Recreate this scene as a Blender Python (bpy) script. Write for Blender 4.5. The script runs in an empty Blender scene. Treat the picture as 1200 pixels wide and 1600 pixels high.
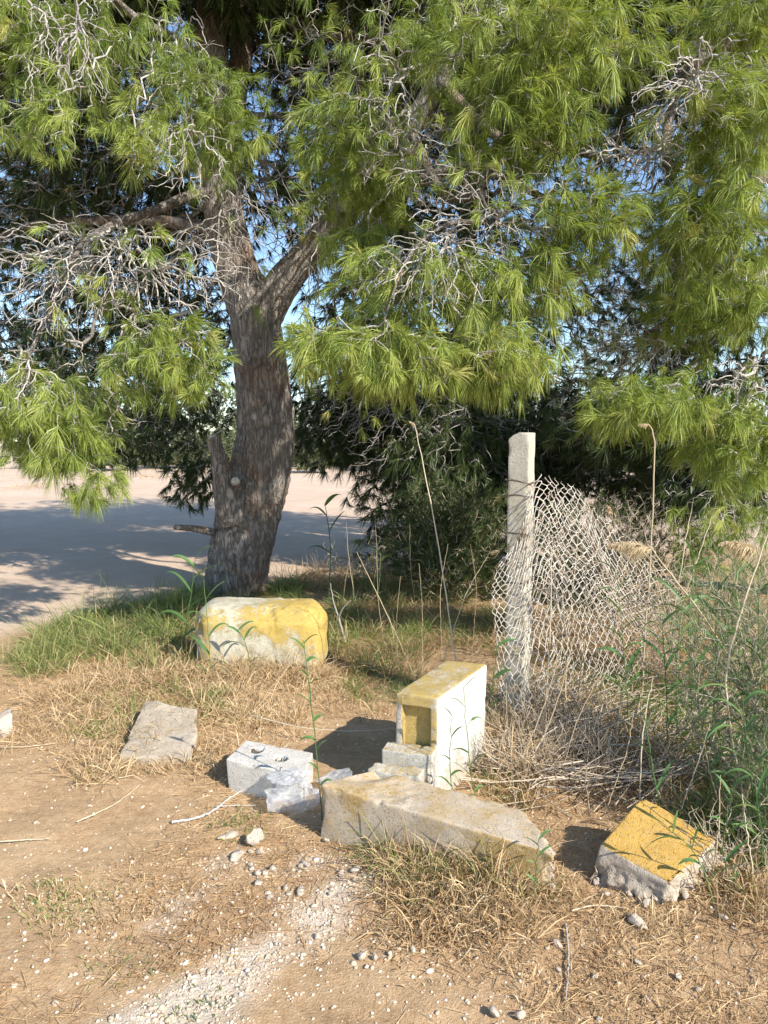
import bpy, bmesh, math, random
import numpy as np
from mathutils import Vector, Matrix
# ------------------------------------------------------------------ camera, world, sun, exposure
SC = bpy.context.scene
COL = SC.collection
CAM_H, F, PITCH = 1.6, 1155.56, math.radians(5.2)
SUN_EL, SUN_AZ = math.radians(35), math.radians(134)      # azimuth clockwise from +Y (view direction)
SUNV = np.array([math.cos(SUN_EL)*math.sin(SUN_AZ), math.cos(SUN_EL)*math.cos(SUN_AZ), math.sin(SUN_EL)])
cd = bpy.data.cameras.new('camera'); cam = bpy.data.objects.new('camera', cd); COL.objects.link(cam)
cam.location = (0, 0, CAM_H); cam.rotation_euler = (math.radians(90)-PITCH, 0, 0)
cd.sensor_fit = 'VERTICAL'; cd.sensor_height = 36; cd.lens = 26; cd.clip_start = 0.05; cd.clip_end = 3000
SC.camera = cam
W = bpy.data.worlds.new('World'); SC.world = W; W.use_nodes = True
wn = W.node_tree; wn.nodes.clear()
sky = wn.nodes.new('ShaderNodeTexSky'); sky.sky_type = 'NISHITA'; sky.sun_disc = False
sky.sun_elevation = SUN_EL; sky.sun_rotation = SUN_AZ; sky.air_density = 1.0; sky.dust_density = 0.2; sky.ozone_density = 3.0
bg = wn.nodes.new('ShaderNodeBackground'); bg.inputs[1].default_value = 0.15
wo = wn.nodes.new('ShaderNodeOutputWorld')
wn.links.new(sky.outputs[0], bg.inputs[0]); wn.links.new(bg.outputs[0], wo.inputs[0])
sd = bpy.data.lights.new('sun', 'SUN'); sun = bpy.data.objects.new('sun', sd); COL.objects.link(sun)
sd.energy = 5.0; sd.angle = math.radians(0.55); sd.color = (1.0, 0.93, 0.82)
sun.rotation_euler = Vector(SUNV).to_track_quat('Z', 'Y').to_euler(); sun.location = (6, -5, 9)
SC.view_settings.view_transform = 'Standard'; SC.view_settings.look = 'None'
SC.view_settings.exposure = 0.76; SC.view_settings.gamma = 1
SC.render.engine = 'CYCLES'
SC.cycles.max_bounces = 5; SC.cycles.diffuse_bounces = 3; SC.cycles.glossy_bounces = 2
SC.cycles.transmission_bounces = 4; SC.cycles.transparent_max_bounces = 8
SC.cycles.use_denoising = True
SC.cycles.caustics_reflective = False; SC.cycles.caustics_refractive = False

# ------------------------------------------------------------------ numeric helpers
CP, SP = math.cos(PITCH), math.sin(PITCH)
def ray(px, py):
    a, b = (px-600)/F, (800-py)/F
    return np.array([a, CP+b*SP, -SP+b*CP])
def A(px, py, Y):                    # point seen at pixel, at distance Y
    d = ray(px, py); return np.array([0, 0, CAM_H]) + d*(Y/d[1])
def P(px, py, z=0.0):                # point seen at pixel, at height z
    d = ray(px, py); return np.array([0, 0, CAM_H]) + d*((z-CAM_H)/d[2])
_perm = np.random.RandomState(5).rand(64, 64, 64)
def vnoise(p):
    i = np.floor(p).astype(int); f = p-i; f = f*f*(3-2*f)
    x0, y0, z0 = (i[..., k] & 63 for k in range(3)); x1, y1, z1 = (x0+1) & 63, (y0+1) & 63, (z0+1) & 63
    fx, fy, fz = f[..., 0], f[..., 1], f[..., 2]
    a = _perm[x0, y0, z0]*(1-fx)+_perm[x1, y0, z0]*fx; b = _perm[x0, y1, z0]*(1-fx)+_perm[x1, y1, z0]*fx
    c = _perm[x0, y0, z1]*(1-fx)+_perm[x1, y0, z1]*fx; d = _perm[x0, y1, z1]*(1-fx)+_perm[x1, y1, z1]*fx
    return ((a*(1-fy)+b*fy)*(1-fz)+(c*(1-fy)+d*fy)*fz)*2-1
def fbm(p, s=1.0, o=4, seed=0.0):
    p = np.asarray(p, float)*s+seed; r = np.zeros(p.shape[:-1]); a = 1; t = 0
    for k in range(o):
        r += a*vnoise(p); t += a; a *= .5; p = p*2.03+17.3
    return r/t
def nrm(v): return v/np.maximum(np.linalg.norm(v, axis=-1, keepdims=True), 1e-9)
def xy3(x, y): return np.stack([x, y, np.zeros_like(x)], -1)
def gz(x, y):
    x = np.asarray(x, float); y = np.asarray(y, float); q = xy3(x, y)
    near = np.exp(-np.maximum(y-5.5, 0)/3.0)
    z = .035*fbm(q, .8, 3, 3)*np.clip(near+.35, 0, 1)
    z += .016*fbm(q, 5, 3, 9)*near + .006*fbm(q, 22, 2, 4)*near
    z += .05*np.exp(-((x+1.0)**2/.8+(y-4.3)**2/.5))            # grassy rise by the painted block
    z += .07*np.exp(-((x+1.6)**2+(y-7.6)**2)/1.2)
    return z
def gp(x, y, dz=0.0): return np.array([x, y, float(gz(x, y))+dz])

# ------------------------------------------------------------------ object helpers
def tag(o, label=None, cat=None, group=None, kind=None):
    if label: o['label'] = label
    if cat: o['category'] = cat
    if group: o['group'] = group
    if kind: o['kind'] = kind
    return o
def empty(name, loc, label, cat, group=None):
    o = bpy.data.objects.new(name, None); COL.objects.link(o); o.location = tuple(loc); o.empty_display_size = .1
    return tag(o, label, cat, group)
def mesh(name, V, faces, mat, parent=None, tint=None, smooth=False, origin=None, attrs=None):
    """faces: list of int arrays (n,k). V world coordinates."""
    V = np.asarray(V, np.float64)
    if parent is not None: org = np.array(parent.matrix_basis.translation if parent.parent is None else parent['wl'])
    elif origin is not None: org = np.asarray(origin, float)
    else: org = np.zeros(3)
    me = bpy.data.meshes.new(name)
    if not isinstance(faces, list): faces = [faces]
    faces = [np.asarray(f, np.int32) for f in faces if len(f)]
    me.vertices.add(len(V)); me.vertices.foreach_set('co', (V-org).astype(np.float32).ravel())
    nl = sum(f.size for f in faces); npol = sum(len(f) for f in faces)
    me.loops.add(nl); me.polygons.add(npol)
    me.loops.foreach_set('vertex_index', np.concatenate([f.ravel() for f in faces]))
    tot = np.concatenate([np.full(len(f), f.shape[1], np.int32) for f in faces])
    st = np.concatenate([[0], np.cumsum(tot)[:-1]]).astype(np.int32)
    me.polygons.foreach_set('loop_start', st); me.polygons.foreach_set('loop_total', tot)
    if smooth: me.polygons.foreach_set('use_smooth', np.ones(npol, bool))
    al = dict(attrs or {})
    if tint is not None: al['tint'] = tint
    for k, v in al.items():
        a = me.attributes.new(k, 'FLOAT', 'POINT'); a.data.foreach_set('value', np.asarray(v, np.float32))
    me.update(calc_edges=True); me.validate()
    me.materials.append(mat)
    o = bpy.data.objects.new(name, me); COL.objects.link(o)
    if parent is not None:
        o.parent = parent
        pl = np.array(parent.location) if parent.parent is None else np.array(parent['wl'])
    else: o.location = tuple(org)
    return o
def clean_sub(o):                                # sub-part anchor: its parent's world location
    o['wl'] = tuple(o.parent.location); return o
class Geo:
    def __init__(s): s.V = []; s.F = {}; s.T = []; s.n = 0
    def add(s, V, faces, t=None):
        V = np.asarray(V, float).reshape(-1, 3)
        for f in (faces if isinstance(faces, list) else [faces]):
            if len(f): s.F.setdefault(f.shape[1], []).append(np.asarray(f)+s.n)
        s.V.append(V); s.T.append(np.broadcast_to(np.asarray(.5 if t is None else t, float), (len(V),)) if np.ndim(t) == 0 else np.asarray(t, float))
        s.n += len(V)
    def build(s, name, mat, parent=None, smooth=False, origin=None):
        return mesh(name, np.concatenate(s.V), [np.concatenate(v) for v in s.F.values()], mat, parent, np.concatenate(s.T), smooth, origin)

# curves (E,K,3) -> tubes
def tubes(g, C, R, sides=4, t=None, caps=False):
    C = np.asarray(C, float); E, K, _ = C.shape; R = np.broadcast_to(np.asarray(R, float), (E, K))
    T = np.empty_like(C); T[:, 1:-1] = C[:, 2:]-C[:, :-2]; T[:, 0] = C[:, 1]-C[:, 0]; T[:, -1] = C[:, -1]-C[:, -2]
    T = nrm(T); ref = np.where(np.abs(nrm(C[:, -1]-C[:, 0])[:, None, 2:3]) > .9, np.array([1., .1, 0]), np.array([0, .1, 1.]))
    U = nrm(np.cross(T, ref)); Wv = np.cross(T, U)
    a = np.arange(sides)*2*math.pi/sides
    V = C[:, :, None]+R[:, :, None, None]*(U[:, :, None]*np.cos(a)[:, None]+Wv[:, :, None]*np.sin(a)[:, None])
    e = np.arange(E)[:, None, None]*K*sides; k = np.arange(K-1)[None, :, None]*sides; j = np.arange(sides)[None, None]; j2 = (j+1) % sides
    f = np.stack([e+k+j, e+k+j2, e+k+sides+j2, e+k+sides+j], -1).reshape(-1, 4)
    fl = [f]
    if caps and sides > 2:
        c = np.arange(E)[:, None]*K*sides+(K-1)*sides+np.arange(sides)[None]; c0 = np.arange(E)[:, None]*K*sides+np.arange(sides)[None, ::-1]
        fl += [c, c0] if sides != 4 else [np.concatenate([c, c0])]
    tt = .5 if t is None else np.repeat(np.broadcast_to(t, (E,)), K*sides)
    g.add(V.reshape(-1, 3), fl, tt)
# blades: base, direction, length, width, droop -> two segment tapered strips
def blades(g, B, D, L, Wd, droop, t, rs, seg2=True):
    n = len(B); B = np.asarray(B, float); D = nrm(D); L = np.broadcast_to(L, (n,)); Wd = np.broadcast_to(Wd, (n,)); droop = np.broadcast_to(droop, (n,))
    side = nrm(np.cross(D, rs.normal(size=(n, 3))))*Wd[:, None]*.5
    dn = np.array([0, 0, -1.])
    if seg2:
        M = B+D*(L*.55)[:, None]+dn*(droop*L*.25)[:, None]; E = B+D*(L*.97)[:, None]+dn*(droop*L)[:, None]
        V = np.stack([B-side*.7, B+side*.7, M+side, M-side, E], 1).reshape(-1, 3); b = np.arange(n)[:, None]*5
        g.add(V, [b+np.array([[0, 1, 2, 3]]), b+np.array([[3, 2, 4]])], np.repeat(t, 5))
    else:
        E = B+D*L[:, None]+dn*(droop*L)[:, None]
        V = np.stack([B-side, B+side, E], 1).reshape(-1, 3); b = np.arange(n)[:, None]*3
        g.add(V, b+np.array([[0, 1, 2]]), np.repeat(t, 3))
# grow a branching skeleton through a set of points
def grow(root, pts, w=.55, rootdir=None):
    root = np.asarray(root, float); o = np.argsort(np.linalg.norm(pts-root, axis=1)); pts = pts[o]
    n = len(pts); N = np.empty((n+1, 3)); N[0] = root; pl = np.zeros(n+1); par = np.zeros(n+1, int); par[0] = -1
    for i in range(n):
        d = np.linalg.norm(N[:i+1]-pts[i], axis=1); c = d*(1+d)+w*(pl[:i+1]+d); k = int(np.argmin(c)); N[i+1] = pts[i]; par[i+1] = k; pl[i+1] = pl[k]+d[k]
    cnt = np.zeros(n+1); cnt[:] = 0
    kids = np.bincount(par[1:], minlength=n+1)
    cnt = np.where(kids == 0, 1., 0.)
    for i in range(n, 0, -1): cnt[par[i]] += cnt[i]
    D = np.zeros((n+1, 3)); D[1:] = nrm(N[1:]-N[par[1:]]); D[0] = rootdir if rootdir is not None else nrm(pts.mean(0)-root)
    return dict(N=N, par=par, cnt=cnt, kids=kids, D=D, order=o)
def skeleton(g, S, r0, rmax, rs, wob=.12, K=6, sides=4, tip=.6, sag=.0):
    if wob > .15 and tip == .6: wob *= .32
    N, par, cnt, D = S['N'], S['par'], S['cnt'], S['D']
    i = np.arange(1, len(N)); a, b = N[par[i]], N[i]; L = np.linalg.norm(b-a, axis=1)[:, None]
    ta, tb = D[par[i]]*L, nrm(D[i]+np.array([0, 0, -sag]))*L
    s = np.linspace(0, 1, K)[None, :, None]
    h = (2*s**3-3*s**2+1)*a[:, None]+(s**3-2*s**2+s)*ta[:, None]*.8+(-2*s**3+3*s**2)*b[:, None]+(s**3-s**2)*tb[:, None]*.8
    w = rs.normal(size=h.shape)*wob*L[:, None]*.35; w[:, 0] = 0; w[:, -1] = 0; h = h+w
    ra = np.minimum(r0*np.maximum(cnt[par[i]], 1)**.36, rmax); rb = np.minimum(r0*np.maximum(cnt[i], 1)**.36, rmax); ra = np.minimum(ra, rb*1.35)
    rb = np.where(S['kids'][i] == 0, r0*tip, rb)
    R = ra[:, None]*(1-s[..., 0])+rb[:, None]*s[..., 0]
    tubes(g, h, R, sides, rs.rand(len(i)))
def ell(rs, c, h, n, power=.5):
    u = nrm(rs.normal(size=(n, 3)))*(rs.rand(n, 1)**power); return np.asarray(c)+u*np.asarray(h)

# ------------------------------------------------------------------ materials
def newmat(name):
    m = bpy.data.materials.new(name); m.use_nodes = True; nt = m.node_tree; nt.nodes.clear()
    out = nt.nodes.new('ShaderNodeOutputMaterial'); return m, nt, out
def N_(nt, t, **kw):
    n = nt.nodes.new(t)
    for k, v in kw.items():
        if k.startswith('i_'): n.inputs[k[2:].replace('_', ' ')].default_value = v
        else: setattr(n, k, v)
    return n
def ramp(nt, fac, stops):
    r = nt.nodes.new('ShaderNodeValToRGB'); e = r.color_ramp.elements
    while len(e) < len(stops): e.new(.5)
    for x, (p, c) in zip(e, stops): x.position = p; x.color = (*c, 1) if len(c) == 3 else c
    nt.links.new(fac, r.inputs[0]); return r.outputs[0]
def noise(nt, scale, detail=4, vec=None, rough=.6, dist=0):
    n = N_(nt, 'ShaderNodeTexNoise'); n.inputs['Scale'].default_value = scale; n.inputs['Detail'].default_value = detail
    n.inputs['Roughness'].default_value = rough; n.inputs['Distortion'].default_value = dist
    nt.links.new(vec if vec is not None else coord(nt), n.inputs['Vector']); return n.outputs['Fac']
def coord(nt, scale=None):
    c = nt.nodes.new('ShaderNodeTexCoord').outputs['Object']
    if scale is None: return c
    m = nt.nodes.new('ShaderNodeMapping'); m.inputs['Scale'].default_value = scale; nt.links.new(c, m.inputs[0]); return m.outputs[0]
def mixc(nt, fac, a, b, bt='MIX'):
    m = nt.nodes.new('ShaderNodeMix'); m.data_type = 'RGBA'; m.blend_type = bt
    for s, v in ((0, fac), (6, a), (7, b)):
        if isinstance(v, (int, float)): m.inputs[s].default_value = v
        elif isinstance(v, tuple): m.inputs[s].default_value = (*v, 1)
        else: nt.links.new(v, m.inputs[s])
    return m.outputs[2]
def mth(nt, op, a, b=0.0, c=None):
    m = nt.nodes.new('ShaderNodeMath'); m.operation = op
    for i, v in enumerate((a, b, c)):
        if v is None: continue
        if isinstance(v, (int, float)): m.inputs[i].default_value = v
        else: nt.links.new(v, m.inputs[i])
    return m.outputs[0]
def attr(nt, name='tint'):
    return N_(nt, 'ShaderNodeAttribute', attribute_name=name).outputs['Fac']
def bump(nt, h, dist=.01, strength=1.0):
    b = nt.nodes.new('ShaderNodeBump'); b.inputs['Distance'].default_value = dist; b.inputs['Strength'].default_value = strength
    nt.links.new(h, b.inputs['Height']); return b.outputs[0]
def princ(nt, out, col, rough=.8, nor=None, spec=.3):
    p = nt.nodes.new('ShaderNodeBsdfPrincipled'); p.inputs['Specular IOR Level'].default_value = spec
    if isinstance(col, tuple): p.inputs['Base Color'].default_value = (*col, 1)
    else: nt.links.new(col, p.inputs['Base Color'])
    if isinstance(rough, (int, float)): p.inputs['Roughness'].default_value = rough
    else: nt.links.new(rough, p.inputs['Roughness'])
    if nor is not None: nt.links.new(nor, p.inputs['Normal'])
    nt.links.new(p.outputs[0], out.inputs[0]); return p
def leafmat(name, stops, trans=.35, rough=.45, nscale=1.2, spec=.4):
    m, nt, out = newmat(name)
    f = mth(nt, 'ADD', mth(nt, 'MULTIPLY', attr(nt), .75), mth(nt, 'MULTIPLY', noise(nt, nscale, 3), .3))
    c = ramp(nt, f, stops)
    p = princ(nt, out, c, rough, spec=spec)
    t = nt.nodes.new('ShaderNodeBsdfTranslucent'); nt.links.new(mixc(nt, 1.0, c, (1.0, 1.0, .55), 'MULTIPLY'), t.inputs[0])
    mx = nt.nodes.new('ShaderNodeMixShader'); mx.inputs[0].default_value = trans
    nt.links.new(p.outputs[0], mx.inputs[1]); nt.links.new(t.outputs[0], mx.inputs[2]); nt.links.new(mx.outputs[0], out.inputs[0]); return m
M = {}
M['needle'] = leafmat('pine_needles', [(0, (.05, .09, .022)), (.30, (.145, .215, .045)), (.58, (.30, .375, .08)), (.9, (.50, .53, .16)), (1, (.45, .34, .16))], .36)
M['needle_dark'] = leafmat('shade_toned_needles', [(0, (.03, .05, .018)), (.45, (.06, .09, .028)), (.8, (.10, .14, .04)), (1, (.26, .18, .09))], .2)  # darker copy of the needles: shade put into the colour
M['candle'] = leafmat('young_shoots', [(0, (.28, .36, .06)), (1, (.45, .45, .12))], .3)
M['twig'] = leafmat('grey_twigs', [(0, (.16, .14, .12)), (.35, (.30, .275, .245)), (.75, (.46, .435, .40)), (1, (.60, .575, .54))], 0, .85, spec=.1)
M['straw'] = leafmat('dry_straw', [(0, (.22, .13, .07)), (.35, (.42, .28, .15)), (.7, (.58, .44, .26)), (1, (.72, .61, .42))], .2, .7, spec=.2)
M['litter'] = leafmat('fallen_needles', [(0, (.19, .10, .05)), (.4, (.40, .26, .14)), (.75, (.56, .40, .22)), (1, (.70, .57, .37))], .1, .8, spec=.15)
M['grass'] = leafmat('green_grass', [(0, (.07, .12, .03)), (.4, (.16, .22, .06)), (.7, (.35, .36, .13)), (1, (.60, .50, .26))], .35, .5)
M['reed'] = leafmat('reed_leaves', [(0, (.07, .15, .05)), (.6, (.13, .25, .08)), (1, (.30, .38, .14))], .35, .45)
M['cane'] = leafmat('reed_cane', [(0, (.34, .25, .13)), (.5, (.52, .42, .27)), (1, (.66, .58, .43))], .05, .6, spec=.3)
M['plume'] = leafmat('reed_plume', [(0, (.50, .38, .24)), (1, (.78, .66, .48))], .4, .8)
M['feather'] = leafmat('feathery_leaves', [(0, (.05, .10, .03)), (.5, (.10, .18, .07)), (1, (.22, .29, .11))], .3, .6)
M['brush'] = leafmat('dead_brush', [(0, (.25, .19, .14)), (.5, (.44, .36, .27)), (1, (.62, .54, .42))], .05, .85, spec=.1)
M['farleaf'] = leafmat('far_shrub_leaves', [(0, (.08, .10, .05)), (.5, (.15, .18, .09)), (1, (.28, .29, .16))], .2, .8)

def mat_bark():
    m, nt, out = newmat('pine_bark'); v = coord(nt, (1, 1, .22))
    dn = N_(nt, 'ShaderNodeTexNoise'); dn.inputs['Scale'].default_value = 7; dn.inputs['Detail'].default_value = 5; nt.links.new(v, dn.inputs['Vector'])
    vv = nt.nodes.new('ShaderNodeVectorMath'); vv.operation = 'MULTIPLY_ADD'; nt.links.new(dn.outputs['Color'], vv.inputs[0]); vv.inputs[1].default_value = (.35, .35, .35); nt.links.new(v, vv.inputs[2])
    vo = N_(nt, 'ShaderNodeTexVoronoi', feature='DISTANCE_TO_EDGE'); vo.inputs['Scale'].default_value = 15; nt.links.new(vv.outputs[0], vo.inputs['Vector'])
    vo2 = N_(nt, 'ShaderNodeTexVoronoi', feature='DISTANCE_TO_EDGE'); vo2.inputs['Scale'].default_value = 60; nt.links.new(vv.outputs[0], vo2.inputs['Vector'])
    n1 = noise(nt, 34, 7, v, .8); n2 = noise(nt, 2.6, 4); n3 = noise(nt, 110, 4, coord(nt, (1, 1, .4)), .8)
    cr = mth(nt, 'MINIMUM', mth(nt, 'MULTIPLY', vo.outputs['Distance'], mth(nt, 'ADD', mth(nt, 'MULTIPLY', n2, 8), 1.5)), 1)
    cr2 = mth(nt, 'MINIMUM', mth(nt, 'MULTIPLY', vo2.outputs['Distance'], 6), 1)
    base = ramp(nt, n1, [(.25, (.22, .185, .155)), (.48, (.43, .385, .34)), (.72, (.62, .58, .53))])
    base = mixc(nt, mth(nt, 'MULTIPLY', ramp(nt, n2, [(.50, (0, 0, 0)), (.62, (1, 1, 1))]), .6), base, (.36, .22, .14))
    base = mixc(nt, mth(nt, 'MULTIPLY', ramp(nt, n3, [(.55, (0, 0, 0)), (.7, (1, 1, 1))]), .5), base, (.16, .12, .10))
    base = mixc(nt, mth(nt, 'ADD', mth(nt, 'MULTIPLY', cr, .6), .4), (.12, .09, .07), base)
    h = mth(nt, 'ADD', mth(nt, 'MULTIPLY', cr, .9), mth(nt, 'ADD', mth(nt, 'MULTIPLY', n1, .9), mth(nt, 'MULTIPLY', cr2, .25)))
    princ(nt, out, base, .95, bump(nt, h, .035, 1.0), .1); return m
M['bark'] = mat_bark()
def mat_cut():
    m, nt, out = newmat('cut_wood'); n = noise(nt, 40, 4)
    princ(nt, out, ramp(nt, n, [(.3, (.32, .28, .22)), (.7, (.62, .58, .50))]), .9, bump(nt, n, .003), .1); return m
M['cut'] = mat_cut()
def mat_concrete(name, dark, light, paint=None, soft=False):
    m, nt, out = newmat(name)
    n1 = noise(nt, 7, 6, rough=.7); n2 = noise(nt, 60, 4, rough=.7); n3 = noise(nt, 190, 3, rough=.7); n4 = noise(nt, 9, 5, rough=.75)
    c = ramp(nt, n1, [(.28, dark), (.7, light)])
    c = mixc(nt, mth(nt, 'MULTIPLY', ramp(nt, n2, [(.55, (0, 0, 0)), (.75, (1, 1, 1))]), .35), c, tuple(x*.55 for x in dark))
    h = mth(nt, 'ADD', mth(nt, 'MULTIPLY', n2, .6), mth(nt, 'MULTIPLY', n3, .5))
    if paint:
        for an, pc in paint:
            a = attr(nt, an)
            w = mth(nt, 'ADD', mth(nt, 'MULTIPLY', n2, .55), mth(nt, 'MULTIPLY', n1, .75))
            w = mth(nt, 'ADD', w, mth(nt, 'MULTIPLY', n3, .6)); w = mth(nt, 'ADD', mth(nt, 'MULTIPLY', mth(nt, 'SUBTRACT', w, .945), 3.2), .80)
            thr = mth(nt, 'SUBTRACT', mth(nt, 'MULTIPLY', a, 1.55), w)
            msk = ramp(nt, mth(nt, 'ADD', thr, .5), [(.46, (0, 0, 0)), (.60, (.9, .9, .9))])
            pcn = mixc(nt, mth(nt, 'MULTIPLY', ramp(nt, n2, [(.45, (0, 0, 0)), (.68, (1, 1, 1))]), .18), ramp(nt, n4, [(.3, tuple(x*.68 for x in pc)), (.68, pc)]), light)
            if soft: msk = ramp(nt, mth(nt, 'ADD', thr, .5), [(.25, (0, 0, 0)), (.95, (.8, .8, .8))])
            c = mixc(nt, msk, c, pcn); h = mth(nt, 'ADD', h, mth(nt, 'MULTIPLY', msk, .25))
    v2 = N_(nt, 'ShaderNodeTexVoronoi'); v2.inputs['Scale'].default_value = 75; nt.links.new(coord(nt), v2.inputs['Vector'])
    pit = ramp(nt, v2.outputs['Distance'], [(.10, (0, 0, 0)), (.2, (1, 1, 1))])
    c = mixc(nt, pit, mixc(nt, .6, c, tuple(x*.4 for x in dark)), c)
    h = mth(nt, 'ADD', h, mth(nt, 'MULTIPLY', pit, .5))
    princ(nt, out, c, .9, bump(nt, h, .010, .9), .15); return m
YEL = (.60, .40, .06)
M['block_round'] = mat_concrete('painted_concrete_pale', (.36, .33, .25), (.60, .56, .44), [('yel', (.56, .385, .07))])
M['block_ochre'] = mat_concrete('painted_concrete_ochre', (.34, .28, .215), (.56, .48, .385), [('yel', (.54, .32, .05))])
M['block_white'] = mat_concrete('whitewashed_concrete', (.38, .33, .25), (.58, .52, .42), [('whi', (.74, .735, .69)), ('yel', (.54, .38, .10))])
M['block_grey'] = mat_concrete('plain_concrete', (.31, .25, .18), (.52, .445, .35), [('yel', (.42, .27, .07))], True)
M['brick_white'] = mat_concrete('pale_concrete_brick', (.48, .45, .40), (.68, .65, .59), [('hole_dark', (.035, .025, .018))])
M['post'] = mat_concrete('post_concrete', (.40, .36, .29), (.60, .56, .46), [('yel', (.42, .33, .14))], True)
M['stone'] = mat_concrete('pale_limestone', (.40, .33, .255), (.60, .52, .43))
def mat_wire():
    m, nt, out = newmat('galvanised_wire'); n = noise(nt, 14, 3)
    p = princ(nt, out, ramp(nt, n, [(.3, (.40, .35, .29)), (.52, (.64, .59, .51)), (.68, (.28, .19, .13))]), .55, spec=.5); p.inputs['Metallic'].default_value = .15; return m
M['wire'] = mat_wire()
m, nt, out = newmat('rusty_tie_wire'); princ(nt, out, (.13, .10, .08), .6); M['tie'] = m
def mat_bag():
    m, nt, out = newmat('plastic_film')
    p = princ(nt, out, (.80, .81, .83), .12, spec=.8)
    t = nt.nodes.new('ShaderNodeBsdfTranslucent'); t.inputs[0].default_value = (.85, .86, .88, 1)
    tr = nt.nodes.new('ShaderNodeBsdfTransparent')
    a = nt.nodes.new('ShaderNodeMixShader'); a.inputs[0].default_value = .45; nt.links.new(p.outputs[0], a.inputs[1]); nt.links.new(t.outputs[0], a.inputs[2])
    b = nt.nodes.new('ShaderNodeMixShader'); nt.links.new(ramp(nt, noise(nt, 9, 3), [(.35, (.40, .40, .40)), (.6, (.85, .85, .85))]), b.inputs[0])
    nt.links.new(a.outputs[0], b.inputs[1]); nt.links.new(tr.outputs[0], b.inputs[2]); nt.links.new(b.outputs[0], out.inputs[0]); return m
M['bag'] = mat_bag()

# ------------------------------------------------------------------ ground
def pale(x, y):                                   # crushed limestone showing through the litter
    q = xy3(x, y); v = 0
    for (px, py, r1, r2, a) in ((560, 1330, .25, .12, .5), (450, 1345, .18, .08, .4), (470, 1440, .14, .12, 1.0), (400, 1490, .15, .09, 1.1), (330, 1540, .16, .08, 1.1), (250, 1590, .18, .09, 1.0),
                                (520, 1400, .22, .10, .4), (280, 1400, .12, .05, .6), (255, 1440, .12, .06, .55), (640, 1400, .2, .2, .35), (800, 1500, .6, .25, .15), (180, 1700, .3, .2, .9), (330, 1350, .2, .1, .35)):
        c = P(px, py); dx, dy = x-c[0], y-c[1]; u = dx*.80+dy*.6; w = -dx*.6+dy*.80
        v = v+a*np.exp(-(u/r1)**2-(w/r2)**2)
    return np.clip(v*(1+1.5*fbm(q, 7, 5, 31))-.14, 0, 1)
def sandy(x, y):                                  # swept bare clearing beyond the verge
    edge = 7.6+.9*fbm(xy3(x, y), .6, 3, 2)+np.clip(x+1.2, 0, 6)*.55
    edge = np.where(x < -1.8, edge-np.clip(-1.8-x, 0, 1.5)*1.4, edge)
    return np.clip((y-edge)/.8+.3*fbm(xy3(x, y), 4, 3, 7), 0, 1)
def make_ground():
    u = np.linspace(-1, 1, 521); x = 2.6*u+1.2*np.sinh(u*6.6)*1.0
    y = np.concatenate([np.linspace(-30, 1.2, 30)[:-1], np.linspace(1.2, 7, 420)[:-1], 7+np.cumsum(.016*1.027**np.arange(330))])
    X, Y = np.meshgrid(x, y); Z = gz(X, Y)
    nx = len(x); ny = len(y); V = np.stack([X, Y, Z], -1).reshape(-1, 3)
    i = (np.arange(ny-1)[:, None]*nx+np.arange(nx-1)[None]).ravel()
    f = np.stack([i, i+1, i+nx+1, i+nx], -1)
    m, nt, out = newmat('earth')
    n1 = noise(nt, 3, 5); n2 = noise(nt, 26, 6, rough=.75); n3 = noise(nt, 130, 4, rough=.7); n4 = noise(nt, .35, 3)
    dirt = ramp(nt, mth(nt, 'ADD', mth(nt, 'MULTIPLY', n2, .6), mth(nt, 'MULTIPLY', n1, .45)), [(.3, (.22, .135, .07)), (.5, (.42, .275, .15)), (.7, (.57, .41, .245))])
    dirt = mixc(nt, mth(nt, 'MULTIPLY', ramp(nt, n3, [(.45, (0, 0, 0)), (.7, (1, 1, 1))]), .5), dirt, (.56, .41, .26))
    sand = ramp(nt, mth(nt, 'ADD', mth(nt, 'MULTIPLY', n2, .35), mth(nt, 'ADD', mth(nt, 'MULTIPLY', n1, .3), mth(nt, 'MULTIPLY', n4, .35))), [(.3, (.46, .335, .24)), (.5, (.58, .44, .325)), (.68, (.68, .54, .42))])
    c = mixc(nt, attr(nt, 'sand'), dirt, sand)
    lime = ramp(nt, n3, [(.3, (.42, .32, .23)), (.6, (.74, .65, .53))])
    c = mixc(nt, attr(nt, 'lime'), c, lime)
    h = mth(nt, 'ADD', mth(nt, 'MULTIPLY', n2, .7), mth(nt, 'MULTIPLY', n3, .5))
    princ(nt, out, c, .95, bump(nt, h, .02, .8), .1)
    o = mesh('ground', V, f, m, smooth=True, attrs={'sand': sandy(X, Y).ravel(), 'lime': (np.clip(pale(X, Y)*1.1-.05, 0, .9)).ravel()})
    tag(o, 'dry brown earth verge running into a swept sandy clearing', None, None, 'structure')
make_ground()
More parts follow.
